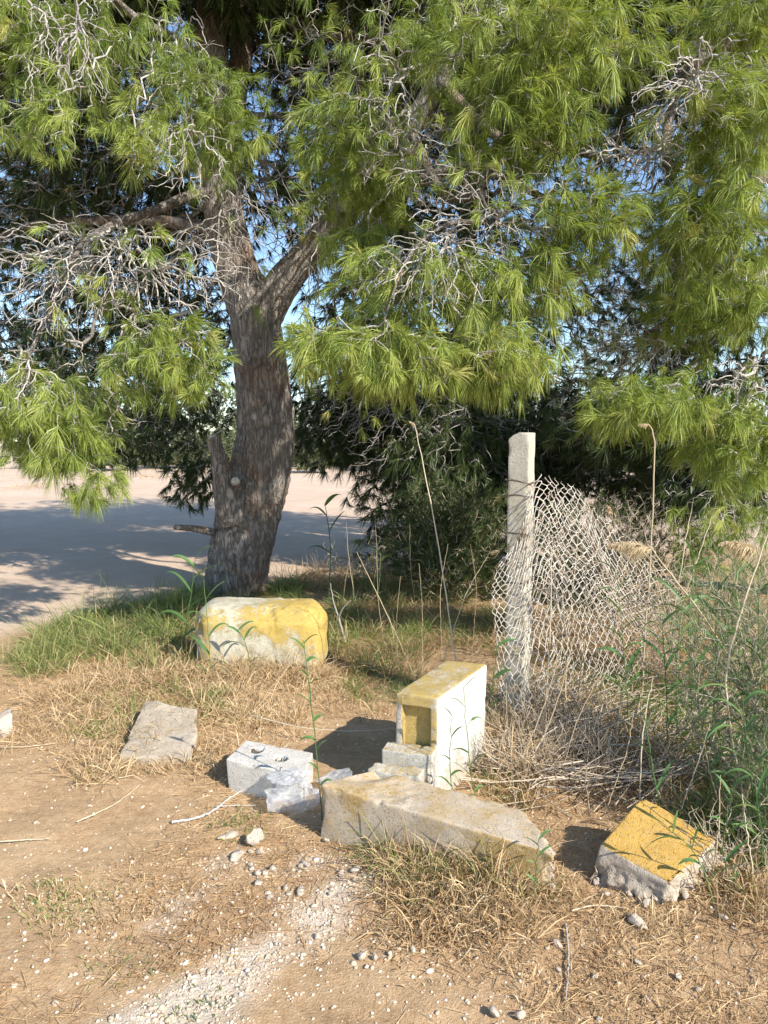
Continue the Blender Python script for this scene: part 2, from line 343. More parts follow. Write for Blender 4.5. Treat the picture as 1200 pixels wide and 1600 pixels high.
# ---- stones: rounded irregular lumps
def ico(sub=2):
    bm = bmesh.new(); bmesh.ops.create_icosphere(bm, subdivisions=sub, radius=1); bm.verts.ensure_lookup_table()
    V = np.array([v.co[:] for v in bm.verts]); Fc = np.array([[v.index for v in f.verts] for f in bm.faces]); bm.free(); return V, Fc
ICO2, ICO3, ICO1 = ico(2), ico(3), ico(1)
def lump(rs, size, sub=ICO2, rough=.25, flat=.6, cuts=7):
    V = sub[0].copy()
    for _ in range(cuts):                        # cleave off flat facets
        d = nrm(rs.normal(size=3)); k = rs.uniform(.45, .85); s = V@d; V = V-np.outer(np.maximum(s-k, 0), d)
    V *= 1+rough*1.3*fbm(V, 1.6, 4, rs.rand()*50)[:, None]
    V *= np.array([1, rs.uniform(.65, .95), flat]); a = rs.rand()*6.28
    R = np.array([[math.cos(a), -math.sin(a), 0], [math.sin(a), math.cos(a), 0], [0, 0, 1]])
    return V@R.T*size, sub[1]
def gravel():
    rs = np.random.RandomState(12); g = Geo(); protos = [lump(rs, 1, ICO1, .15, rs.uniform(.35, .8), 6) for _ in range(14)]
    n = 150000; x = rs.uniform(-3.0, 3.0, n); y = 1.3+rs.rand(n)**1.3*3.6
    pr = .93*pale(x, y)**.9+.06+.2*np.exp(-((x+.1)/.9)**2-((y-2.4)/.5)**2)+.10*np.clip(fbm(xy3(x, y), 1.3, 3, 8), 0, 1)
    keep = (rs.rand(n) < pr) & (np.abs(x) < y*.62+.2); x, y = x[keep], y[keep]; n = len(x)
    s = .0027+.0075*rs.rand(n)**2.6; s *= np.where(rs.rand(n) < .06, 1.6, 1)
    z = gz(x, y)+s*rs.uniform(-.25, .25, n); pid = rs.randint(0, 14, n); an = rs.rand(n)*6.28; tt = rs.rand(n)
    for k in range(14):
        m = pid == k; V, Fc = protos[k]; c, si = np.cos(an[m]), np.sin(an[m]); VV = V[None]*s[m][:, None, None]
        X = VV[..., 0]*c[:, None]-VV[..., 1]*si[:, None]; Yy = VV[..., 0]*si[:, None]+VV[..., 1]*c[:, None]
        VV = np.stack([X+x[m][:, None], Yy+y[m][:, None], VV[..., 2]+z[m][:, None]], -1)
        ff = (np.arange(m.sum())[:, None, None]*len(V)+Fc[None]).reshape(-1, 3)
        g.add(VV.reshape(-1, 3), ff, np.repeat(tt[m], len(V)))
    m_ = leafmat('limestone_chips', [(0, (.33, .24, .16)), (.45, (.53, .43, .32)), (1, (.74, .67, .56))], 0, .9, spec=.1)
    tag(g.build('gravel', m_), 'pale limestone gravel scattered over the bare earth', None, None, 'stuff')
gravel()
M['stone_small'] = M['stone']
def stone(px, py, wpx, label, seed, flat=.6, name='stone', cat='stone', group=None, rough=.22, sink=.25):
    c = P(px, py); s = wpx/F*c[1]/2*1.02; rs = np.random.RandomState(seed)
    V, Fc = lump(rs, s, ICO3 if wpx > 24 else ICO2, rough, flat, 14)
    b = gp(c[0], c[1]); V = V+np.array([0, 0, s*flat*(1-sink)])+b
    o = mesh(name, V, Fc, M['stone'], origin=b); tag(o, label, cat, group)
stone(6, 1150, 62, 'large rough pale stone cut off by the left edge of the photo', 1, .75)
stone(998, 1448, 40, 'grey flat triangular stone just below the ochre block', 2, .5)
stone(397, 1320, 40, 'jagged pale rubble stone standing in the gravel patch below the plastic bag', 3, .95, rough=.35)
stone(372, 1338, 34, 'flat pale rubble stone beside the jagged stone in the gravel', 4, .5, rough=.35)
stone(355, 1308, 36, 'flat crumbly stone half buried above the gravel patch', 5, .3, rough=.35)
stone(496, 1462, 15, 'small round white stone alone below the gravel patch', 6, .85)
stone(565, 1500, 22, 'rounded pinkish stone left of a smaller white one at lower centre', 7, .75)
stone(586, 1503, 13, 'small white stone touching distance right of the pinkish one', 8, .8)
stone(770, 1588, 24, 'white angular stone at the bottom edge, left of its pair', 9, .85)
stone(811, 1592, 23, 'grey white angular stone at the bottom edge, right of its pair', 10, .9)
stone(995, 1505, 20, 'flat white stone on brown litter below the triangular stone', 11, .5)
stone(1058, 1527, 16, 'small pointed white stone standing at lower right', 12, 1.0)
stone(930, 1530, 17, 'pale pinkish stone at lower right, left of the pointed one', 13, .6)
stone(872, 1520, 15, 'small bright stone beside the upright stick at lower right', 14, .7)
stone(1010, 1562, 15, 'small buff stone low down at right of the bottom pair', 15, .7)
stone(516, 1400, 13, 'white chip on the gravel slope below the long block corner', 16, .6)
stone(508, 1316, 14, 'white lump touching the foot of the long block left corner', 17, .8)
stone(936, 1596, 13, 'small pale stone on the bottom edge at lower right', 18, .7)
stone(644, 1490, 15, 'white pointed chip on litter below the grass clump', 19, .9)
stone(609, 1497, 12, 'small cream stone below the grass clump left side', 20, .8)
stone(870, 1480, 22, 'crumbly white stone by the stick below the broken block end', 21, .7)
stone(945, 1400, 17, 'small pink stone at the left foot of the ochre block', 22, .7)
stone(1130, 1440, 20, 'half buried pale stone right of the ochre block foot', 23, .5)
rs = np.random.RandomState(78)
for k in range(26):
    px = rs.uniform(390, 660); py = rs.uniform(1322, 1400)-(px-520)*.05
    stone(px, py, rs.uniform(9, 22), 'buff rubble fragment in the gravel below the left corner of the long block', 500+k, rs.uniform(.4, .8), 'rubble_piece', 'rubble', 'rubble fragments below the left corner of the long block', .35, .45)
rs = np.random.RandomState(77); k = 0
while k < 46:
    px, py = rs.uniform(20, 1180), rs.uniform(1330, 1590)
    if 420 < px < 620 and py < 1430: continue
    stone(px, py, rs.uniform(7, 12), 'tiny pale stone scattered loose on the brown litter of the foreground', 200+k, rs.uniform(.5, .8), 'pebble', 'pebble', 'pebbles loose on the foreground litter'); k += 1

# ------------------------------------------------------------------ broken concrete
def chunk(corners, res, r, amp=.004, edge=.012, seed=0, extra=None, dents=None, niche=None):
    """corners: 8 points (bottom fl,fr,br,bl, top fl,fr,br,bl); rounded box mapped through them"""
    C = np.asarray(corners, float); gv = []; gf = []; fid = []; off = 0
    L = np.array([np.linalg.norm(C[1]-C[0])+np.linalg.norm(C[5]-C[4]), np.linalg.norm(C[3]-C[0])+np.linalg.norm(C[7]-C[4]), np.linalg.norm(C[4]-C[0])+np.linalg.norm(C[6]-C[2])])/4
    def axisgrid(k):
        n = max(4, int(2*L[k]/res)); a = np.linspace(-1, 1, n+1); e = r/L[k]
        return np.unique(np.concatenate([a, np.array([-1+e*.3, -1+e*.7, 1-e*.3, 1-e*.7, -1+e*.1, 1-e*.1])]))
    grids = [axisgrid(k) for k in range(3)]
    for ax in range(3):
        for sg in (-1, 1):
            u, v = [k for k in range(3) if k != ax]; gu, gvv = grids[u], grids[v]
            if niche and ax == 1 and sg == -1:
                gu = np.unique(np.concatenate([gu, [niche[0]-.004, niche[0]+.004, niche[1]-.004, niche[1]+.004]])); gvv = np.unique(np.concatenate([gvv, [niche[2]-.004, niche[2]+.004, niche[3]-.004, niche[3]+.004]]))
            U, Vv = np.meshgrid(gu, gvv); q = np.zeros(U.shape+(3,)); q[..., u] = U; q[..., v] = Vv; q[..., ax] = sg
            n0, n1 = q.shape[:2]; i = (np.arange(n0-1)[:, None]*n1+np.arange(n1-1)[None]).ravel()+off
            f = np.stack([i, i+1, i+n1+1, i+n1], -1)
            if (sg > 0) == (ax == 1): f = f[:, ::-1]
            gv.append(q.reshape(-1, 3)); gf.append(f); fid.append(np.full(n0*n1, ax*2+(sg > 0))); off += n0*n1
    q = np.concatenate(gv); fid = np.concatenate(fid); q0 = q.copy()
    m = q*L; inner = np.clip(m, -(L-r), L-r); d = m-inner; dl = np.linalg.norm(d, axis=1, keepdims=True)
    nd = np.where(dl > 1e-9, d/np.maximum(dl, 1e-9), 0); m = inner+nd*r
    # chipped edges
    if edge:
        ed = np.clip((np.abs(q0*L)-(L-2.5*r))/(2.5*r), 0, 1); ne = np.sort(ed, 1)[:, 1]
        ch = np.clip(fbm(m, 14, 4, seed+3)-.05, 0, 1)*ne*edge*3; m = m-nd*ch[:, None]
    m = m+nd*(amp*fbm(m, 9, 5, seed))[:, None]
    if niche: 
        inn = (fid == 2) & (q0[:, 0] > niche[0]) & (q0[:, 0] < niche[1]) & (q0[:, 2] > niche[2]) & (q0[:, 2] < niche[3]); m[inn, 1] += niche[4]
    if extra is not None: m = extra(m, q0, L, nd)
    t = (m/L+1)/2; a, b, c = t[:, 0:1], t[:, 1:2], t[:, 2:3]
    def lerp(p, q_, k): return p*(1-k)+q_*k
    lo = lerp(lerp(C[0], C[1], a), lerp(C[3], C[2], a), b); hi = lerp(lerp(C[4], C[5], a), lerp(C[7], C[6], a), b)
    return lerp(lo, hi, c), np.concatenate(gf), q0, m, fid
def box8(tops, bots): return [np.asarray(p, float) for p in list(bots)+list(tops)]
def drop(p, z): return np.array([p[0], p[1], z])

# long toppled block in front
tf = [P(500, 1224, .235), P(872, 1336, .155), P(826, 1266, .175), P(584, 1197, .24)]
bf = [P(498, 1309, -.0), P(884, 1404, -.0), drop(tf[2]+np.array([.02, .04, 0]), -.03), drop(tf[3]+np.array([0, .03, 0]), -.03)]
for b_ in bf[:2]: b_[2] = -.03
def ext(m, q0, L, nd):
    u = m[:, 0]/L[0]; n = fbm(m, 7, 5, 40); n2 = fbm(m, 22, 4, 60)
    m = m.copy(); k = np.clip((u-.86)/.14, 0, 1); m[:, 0] -= k*(.02+.16*np.clip(n+.25, 0, 1)+.05*n2); m[:, 1] += k*.03*n2; m[:, 2] -= np.clip((u-.8)/.2, 0, 1)*.02*n2
    top = m[:, 2] > 0; bite = np.exp(-((u+.86)/.13)**2)*np.clip(m[:, 1]/L[1]+.5, 0, 1.5)*.026; m[:, 2] -= np.where(top, bite, 0)
    rub = np.exp(-((u+.40)/.22)**2)*np.clip(m[:, 1]/L[1]*-1+.9, 0, 1)*np.where(top, 1, 0); m[:, 2] -= rub*(.008+.014*np.clip(n2, -1, 1)); return m
Vl, Fl, q, ml, fid = chunk(box8(tf, bf), .008, .012, .004, .014, 1, ext)
yel = np.zeros(len(Vl)); fr = fid == 2
yel[fr] = np.clip(.30+.55*np.exp(-((q[fr, 0]+.72)/.13)**2)*(q[fr, 2]*.5+.6)+.75*np.exp(-((q[fr, 0]-.62)/.36)**2), 0, .9)+.1*fbm(Vl[fr], 6, 3, 2); yel[fid == 5] = .40
yel[(fid == 5)] += .25*np.exp(-((q[fid == 5, 0]+.7)/.2)**2)
o = mesh('concrete_block', Vl, Fl, M['block_grey'], smooth=True, origin=gp(Vl[:, 0].mean(), Vl[:, 1].mean()), attrs={'yel': yel})
tag(o, 'long grey concrete block lying toppled in front, its right end broken and ochre stained', 'block')

# ochre tilted block at right
tf = [P(938, 1320, .14), P(1056, 1384, .095), P(1118, 1312, .14), P(1004, 1243, .235)]
bf = [drop(P(908, 1378), -.06), drop(P(1036, 1420), -.06), drop(P(1158, 1368), -.06), drop(P(1030, 1300), -.05)]
def ext2(m, q0, L, nd):
    n = fbm(m, 8, 5, 90); n2 = fbm(m, 25, 4, 20); k = np.clip(.75-m[:, 2]/L[2], 0, 1); m = m.copy()
    m[:, :2] += nd[:, :2]*(k*(.06*n+.045*n2-.03*np.abs(fbm(m, 13, 3, 7))))[:, None]; m[:, 0] -= np.where(q0[:, 0] > .9, np.clip(n+.2, 0, 1)*.05, 0); return m
Vl, Fl, q, ml, fid = chunk(box8(tf, bf), .007, .008, .003, .010, 5, ext2)
yel = np.where(fid == 5, .95, 0.)*np.clip(1.15-.35*np.clip(-q[:, 0]-.55, 0, 1)*2-.9*np.clip(q[:, 0]-.82, 0, 1)*3, 0, 1)
o = mesh('concrete_block', Vl, Fl, M['block_ochre'], smooth=True, origin=gp(Vl[:, 0].mean(), Vl[:, 1].mean()), attrs={'yel': yel})
tag(o, 'broken concrete chunk tilted at right with a bright ochre painted top face', 'block')
# rubble crumbs at its foot
rs = np.random.RandomState(3)
for i in range(20):
    t = rs.rand(); px = 925+t*200+rs.uniform(-8, 8); py = 1378+30*math.sin(t*3.1)+rs.uniform(-4, 12)
    stone(px, py, rs.uniform(10, 30), 'crumb of pale rubble broken off at the foot of the ochre block', 400+i, .8, 'rubble_piece', 'rubble', 'rubble crumbs at the foot of the ochre block', .35)

# upright whitewashed block with a niche
zt = .495
tf = [P(617, 1082, zt), P(684, 1091, zt), P(762, 1037, zt), P(696, 1031, zt)]
bf = [drop(p+np.array([0, 0, 0]), -.04) for p in tf]; bf[2] = bf[2]+np.array([-.01, .0, 0])
Vl, Fl, q, ml, fid = chunk(box8(tf, bf), .009, .014, .003, .008, 8, niche=(-.66, .66, -.02, .80, .030))
yel = np.zeros(len(Vl)); whi = np.zeros(len(Vl)); whi[fid == 1] = np.clip(.84-.5*np.clip(.2-Vl[:, 2], 0, 1)/.2+.35*fbm(Vl*np.array([1, 1, .4]), 14, 4, 6), 0, 1)[fid == 1]; whi[fid == 0] = .7; whi[fid == 3] = .8
fr = fid == 2; inn = fr & (np.abs(q[:, 0]) < .68) & (q[:, 2] > -.04) & (q[:, 2] < .82); yel[inn] = .78; whi[fr & ~inn] = .5; yel[fr & (q[:, 2] > .8)] = .72; yel[fr & (q[:, 0] > .66)] = .5
yel[fid == 5] = .66
blk = empty('upright_block', drop(Vl.mean(0), gz(*Vl.mean(0)[:2])), 'upright whitewashed concrete box with an ochre niche in its narrow front', 'block')
mesh('body', Vl, Fl, M['block_white'], blk, smooth=True, attrs={'yel': yel, 'whi': whi})
# stepped broken foot below the niche
fdir = nrm(tf[1]-tf[0]); out = np.cross(fdir, [0, 0, 1.]); 
def foot(o0, o1, l0, l1, z0, z1, seed, name):
    a = tf[0]+fdir*l0; b = tf[0]+fdir*l1
    f1 = [drop(a+out*o1, z1-.01), drop(b+out*o1, z1), drop(b+out*o0, z1+.01), drop(a+out*o0, z1)]
    Vf, Ff, q, m_, fd = chunk(box8(f1, [drop(p, z0) for p in f1]), .007, .008, .005, .02, seed)
    yl = np.where(fd == 5, .5, np.where(fd == 2, .3, .1)); wh = np.where(fd == 5, .2, .55)
    mesh(name, Vf, Ff, M['block_white'], blk, smooth=True, attrs={'yel': yl, 'whi': wh})
foot(-.003, .075, -.035, .20, -.04, .265, 11, 'broken_lip'); foot(.077, .15, -.07, .17, -.04, .20, 12, 'broken_lip')

# rounded yellow and white block by the tree
tf = [A(300, 948, 5.02), A(505, 948, 5.02), A(517, 926, 5.52), A(318, 926, 5.52)]
for t_ in tf: t_[2] = .475
tf[1][2] = tf[2][2] = .465
bf = [drop(p, -.02) for p in tf]
Vl, Fl, q, ml, fid = chunk(box8(tf, bf), .012, .14, .010, .016, 14)
xr = ml[:, 0]/.46
yel = .40+.28*np.clip((xr+.15)*2.2, -.35, 1)*np.clip(ml[:, 2]/.2+.55, 0, 1)+.30*np.exp(-((xr-1.0)/.30)**2)+.16*np.exp(-((ml[:, 2]-.13)/.07)**2)-.16*np.exp(-((xr-.1)/.4)**2-((ml[:, 2]+.12)/.13)**2)
yel = yel-.18*(fid == 5)*np.clip(ml[:, 1]/.1, 0, 1)+.22*fbm(Vl, 4.0, 4, 5)
o = mesh('concrete_block', Vl, Fl, M['block_round'], smooth=True, origin=gp(Vl[:, 0].mean(), Vl[:, 1].mean()), attrs={'yel': yel})
tag(o, 'round-edged concrete block with peeling yellow paint at the foot of the pine', 'block')

# flat slab at left
tf = [P(186, 1180, .05), P(300, 1184, .05), P(308, 1108, .13), P(228, 1092, .15)]
bf = [drop(p+np.array([0, -.01, 0]), -.04) for p in tf]
def ext3(m, q0, L, nd):
    n = fbm(m, 6, 4, 140); m = m.copy(); m[:, :2] += nd[:, :2]*(.035*n)[:, None]; m[:, 2] += .006*fbm(m, 12, 4, 2); return m
Vl, Fl, q, ml, fid = chunk(box8(tf, bf), .008, .009, .004, .014, 17, ext3)
o = mesh('concrete_slab', Vl, Fl, M['block_grey'], smooth=True, origin=gp(Vl[:, 0].mean(), Vl[:, 1].mean()), attrs={'yel': np.full(len(Vl), .15)})
tag(o, 'flat grey broken concrete slab lying tilted in dry grass at left', 'slab')

# white brick with two holes
def white_brick():
    tf = [P(353, 1186, .15), P(474, 1213, .14), P(489, 1176, .14), P(384, 1156, .15)]
    bf = [drop(p, -.02) for p in tf]; bf[0] = bf[0]+np.array([.008, .0, 0])
    Vl, Fl, q, ml, fid = chunk(box8(tf, bf), .0055, .006, .002, .008, 21)
    base = gp(Vl[:, 0].mean(), Vl[:, 1].mean())
    hol = [P(401, 1171, .15), P(439, 1184, .145)]
    top = fid == 5; hole_dark = np.zeros(len(Vl))  # near-black colour mask for the inside of the holes
    for hc in hol:
        d = np.linalg.norm((Vl-hc)[:, :2]*np.array([1, 1]), axis=1)*(1+.5*fbm(Vl, 50, 3, 3)); k = np.clip((.034-d)/.005, 0, 1); Vl[top, 2] -= (k*.05)[top]; hole_dark[top] = np.maximum(hole_dark[top], (np.clip(k*2, 0, 1)*1.0)[top])
    root = mesh('concrete_brick', Vl, Fl, M['brick_white'], smooth=True, origin=base, attrs={'hole_dark': hole_dark})
    tag(root, 'whitish concrete brick with two dark holes in its top', 'brick')
white_brick()
# plastic bag
def bag():
    V, Fc = ico(6); G_ = []; n = len(V); out = []
    for c, sz, sd, tilt in ((P(452, 1246, .06), (.140, .075, .085), 7, .05), (P(455, 1212, .135), (.105, .075, .030), 19, .1), (P(520, 1216, .10), (.09, .05, .030), 33, .25)):
        W_ = V.copy(); cr = 0; rs = np.random.RandomState(sd)
        for k in range(26):                            # sharp straight creases: folded film
            d = nrm(rs.normal(size=3)*np.array([1, .8, 1.2])); p = rs.uniform(.05, .75); u = V@d-p; cr = cr+(.10*rs.uniform(.4, 1))*np.maximum(0, 1-np.abs(u)/rs.uniform(.10, .30))
        n1 = fbm(V*np.array([1, 1, .6]), 1.3, 2, sd)
        W_ *= (.95+.25*n1+cr-.3)[:, None]; W_ = W_*np.array(sz); W_[:, 2] += W_[:, 0]*tilt
        W_ += c; W_[:, 2] = np.maximum(W_[:, 2], gz(W_[:, 0], W_[:, 1])+.003); out.append(W_); G_.append(Fc+n*len(G_))
    o = mesh('plastic_bag', np.concatenate(out), np.concatenate(G_), M['bag'], smooth=True, origin=drop(P(448, 1244, .07), 0)); tag(o, 'crumpled clear white plastic bag between the white brick and long block', 'plastic bag')
bag()

# ------------------------------------------------------------------ fence
def fence():
    b = P(806, 1118); base = gp(b[0], b[1]-.02); root = empty('chain_link_fence', base, 'sagging chain link fence hanging from a square concrete post', 'fence')
    top = A(816, 676, 4.22); a = math.radians(-32); ux = np.array([math.cos(a), math.sin(a), 0]); uy = np.array([-math.sin(a), math.cos(a), 0])
    # local: front face normal towards camera left, right face lit
    h = .060
    def sq(c): return [c-ux*h-uy*h, c+ux*h-uy*h, c+ux*h+uy*h, c-ux*h+uy*h]
    a2 = math.radians(28); ux = np.array([math.cos(a2), -math.sin(a2), 0])*1.0; uy = np.array([math.sin(a2), math.cos(a2), 0])
    ux, uy = np.array([math.cos(a2), -math.sin(a2), 0]), np.array([math.sin(a2), math.cos(a2), 0])
    bt = base.copy(); bt[2] = -.1
    def e(m, q0, L, nd):
        m = m.copy(); k = np.clip((m[:, 2]/L[2]-.93)/.07, 0, 1)*np.clip(-m[:, 0]/L[0], 0, 1); m[:, 2] -= k*.03*(1+fbm(m, 20, 3, 3)); return m
    Vl, Fl, q, ml, fid = chunk(box8(sq(top), sq(bt)), .011, .005, .003, .007, 30, e)
    yel = np.where((fid == 2), .52, .12)*np.clip(1.4-(Vl[:, 2]-.7)*1.2, .3, 1)
    mesh('concrete_post', Vl, Fl, M['post'], root, smooth=True, attrs={'yel': yel})
    for py in (752, 776, 829, 905):                    # tie wires round the post
        c = A(812, py, 4.2); t = np.linspace(0, 2*math.pi, 40); rr = .082/np.maximum(np.abs(np.cos(t)), np.abs(np.sin(t)))**.8
        cc = np.stack([c[0]+(np.cos(t)*ux[0]+np.sin(t)*uy[0])*rr*.86, c[1]+(np.cos(t)*ux[1]+np.sin(t)*uy[1])*rr*.86, c[2]+.012*np.sin(t*1+py)+.004*np.sin(3*t)], -1)
        g = Geo(); tubes(g, cc[None], .0032, 6); cc2 = cc.copy(); cc2[:, 2] += .006*np.cos(2*t); tubes(g, cc2[None], .0026, 6); g.build('tie_wire', M['tie'], root)
    # netting: control grid -> smooth surface
    top_ = [(778, 872, 4.10), (806, 842, 4.07), (838, 745, 4.16), (872, 748, 4.32), (906, 762, 4.46), (930, 790, 4.60), (970, 825, 4.85), (1015, 862, 5.05), (1070, 912, 5.2)]
    mid1 = [(772, 930, 4.05), (806, 915, 4.03), (842, 830, 4.12), (880, 842, 4.25), (925, 860, 4.45), (955, 900, 4.6), (990, 930, 4.78), (1028, 950, 4.95), (1066, 985, 5.1)]
    mid2 = [(776, 1010, 4.02), (806, 1005, 4.0), (850, 940, 4.06), (890, 945, 4.2), (930, 952, 4.4), (968, 965, 4.55), (1005, 990, 4.7), (1035, 1010, 4.85), (1060, 1020, 5.0)]
    bot = [(780, 1105, 4.0), (806, 1118, 3.95), (850, 1108, 4.02), (895, 1095, 4.2), (938, 1080, 4.4), (975, 1072, 4.55), (1006, 1066, 4.7), (1030, 1062, 4.82), (1050, 1060, 4.95)]
    G4 = np.array([[A(*c) for c in row] for row in (top_, mid1, mid2, bot)])
    def surf(U, Vv, G4):
        def cr(Pp, t):
            n = Pp.shape[0]; x = np.clip(t, 0, .9999)*(n-1); i = np.floor(x).astype(int); f = (x-i)[..., None]
            g_ = lambda k: Pp[np.clip(i+k, 0, n-1)]
            return i, f, g_
        n, m = G4.shape[:2]; x = np.clip(Vv, 0, .9999)*(n-1); i = np.floor(x).astype(int); f = x-i; y = np.clip(U, 0, .9999)*(m-1); j = np.floor(y).astype(int); g2 = y-j
        def w(f): return [-.5*f+f*f-.5*f**3, 1-2.5*f*f+1.5*f**3, .5*f+2*f*f-1.5*f**3, -.5*f*f+.5*f**3]
        wi, wj = w(f), w(g2); r = 0
        for a in range(4):
            for b_ in range(4): r = r+(wi[a]*wj[b_])[..., None]*G4[np.clip(i+a-1, 0, n-1), np.clip(j+b_-1, 0, m-1)]
        return r
    def net(G4, ncol, nrow, seed, jag, name, rad):
        rs = np.random.RandomState(seed); g = Geo()
        for i in range(ncol):
            t0 = int(rs.uniform(0, jag*nrow)) if jag else 0; t1 = nrow-int(rs.uniform(0, .12*nrow)); pts = []
            for j in range(t0, t1):
                s = (j+i) % 2; u = (i+s)/ncol
                for dv in (.34, .66): pts.append((u, (j+dv)/nrow))
            q = np.array(pts); S = surf(q[:, 0], q[:, 1], G4)
            S = S+np.stack([fbm(S, 5, 3, seed+k*9) for k in range(3)], -1)*np.array([.022, .05, .02])+np.stack([fbm(S, 28, 2, seed+k*5) for k in range(3)], -1)*.010
            S += rs.normal(size=S.shape)*.0016
            # resample
            tubes(g, S[None], rad*1.35, 5, rs.rand())
        g.build(name, M['wire'], root)
    net(G4, 57, 33, 3, .08, 'wire_netting', .0016)
    G5 = G4[:, 1:6].copy(); G5[..., 1] += .07; G5[0, :, 2] -= .05; G5[:, :, 0] += .02
    net(G5, 26, 24, 11, .25, 'wire_netting', .0015)
    # loose netting round the left of the post
fence()

# ------------------------------------------------------------------ pines
def smooth_path(pts, rad, n):
    p = np.asarray(pts, float); r = np.asarray(rad, float); m = len(p); t = np.linspace(0, m-1, n); i = np.clip(np.floor(t).astype(int), 0, m-2); f = t-i
    def w(f): return [-.5*f+f*f-.5*f**3, 1-2.5*f*f+1.5*f**3, .5*f+2*f*f-1.5*f**3, -.5*f*f+.5*f**3]
    W_ = w(f); P_ = sum(W_[a][:, None]*p[np.clip(i+a-1, 0, m-1)] for a in range(4)); R_ = sum(W_[a]*r[np.clip(i+a-1, 0, m-1)] for a in range(4)); return P_, R_
def log(name, pts, rad, mat, parent, n=90, sides=40, amp=.10, seed=0, flare=0):
    Pc, R = smooth_path(pts, rad, n); T = nrm(np.gradient(Pc, axis=0)); ref = np.array([.2, 1, .1]); U = nrm(np.cross(T, ref)); Wv = np.cross(T, U)
    a = np.arange(sides)*2*math.pi/sides
    dirs = U[:, None]*np.cos(a)[:, None]+Wv[:, None]*np.sin(a)[:, None]; V = Pc[:, None]+dirs*R[:, None, None]
    q = V*np.array([1, 1, .35]); nz = 1+amp*fbm(q, 3.2, 3, seed)+amp*.5*np.abs(fbm(q, 17, 4, seed+5))*2-amp*.8*np.clip(np.abs(fbm(q*np.array([1, 1, .6]), 9, 4, seed+9))*-5+.7, 0, 1)
    V = Pc[:, None]+dirs*(R[:, None]*nz)[..., None]
    i = (np.arange(n-1)[:, None]*sides+np.arange(sides)[None]); j = (np.arange(n-1)[:, None]*sides+(np.arange(sides)[None]+1) % sides)
    f = np.stack([i, j, j+sides, i+sides], -1).reshape(-1, 4)
    VV = np.concatenate([V.reshape(-1, 3), Pc[-1:]]); e = (n-1)*sides
    cap = np.stack([e+np.arange(sides), e+(np.arange(sides)+1) % sides, np.full(sides, n*sides)], -1)
    return mesh(name, VV, [f, cap], mat, parent, smooth=True)
def tufts(g, pos, dirs, sc, nn, width, L, rs, droop=.35, seg2=True, tb=None, shoot=.07, spread=(18, 62)):
    n = len(pos); dirs = nrm(dirs); R = n*nn
    Pp = np.repeat(pos, nn, 0); D = np.repeat(dirs, nn, 0); S = np.repeat(sc, nn)
    s = rs.rand(R); s = s**.8                       # along shoot: 0 back, 1 tip
    ang = np.radians(rs.uniform(spread[0], spread[1], R))*(1.15-.55*s); az = rs.rand(R)*2*math.pi+np.repeat(rs.rand(n)*6.28, nn); az = az+.7*np.sin(az*2+np.repeat(rs.rand(n)*6.28, nn))
    U = nrm(np.cross(D, np.array([.13, .21, .97]))); Wv = np.cross(D, U)
    nd = D*np.cos(ang)[:, None]+(U*np.cos(az)[:, None]+Wv*np.sin(az)[:, None])*np.sin(ang)[:, None]
    B = Pp+D*((s-.85)*shoot*S)[:, None]
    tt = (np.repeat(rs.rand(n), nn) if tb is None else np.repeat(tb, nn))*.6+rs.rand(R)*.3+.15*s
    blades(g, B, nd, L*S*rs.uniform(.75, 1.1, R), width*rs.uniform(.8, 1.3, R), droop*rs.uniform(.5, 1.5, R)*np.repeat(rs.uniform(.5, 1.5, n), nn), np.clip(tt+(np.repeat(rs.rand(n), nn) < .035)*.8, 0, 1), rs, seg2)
class Tree:
    def __init__(s, name, base, label):
        s.root = empty(name, base, label, 'tree'); s.cr = Geo(); s.old = Geo(); s.tw = Geo(); s.ca = Geo()  # old: foliage with shade put into its needle colour
    def finish(s):
        for g, n, m in ((s.cr, 'crown', 'needle'), (s.old, 'shade_toned_foliage', 'needle_dark'), (s.tw, 'twigs', 'twig'), (s.ca, 'young_shoots', 'candle')):
            if g.n: g.build(n, M[m], s.root)
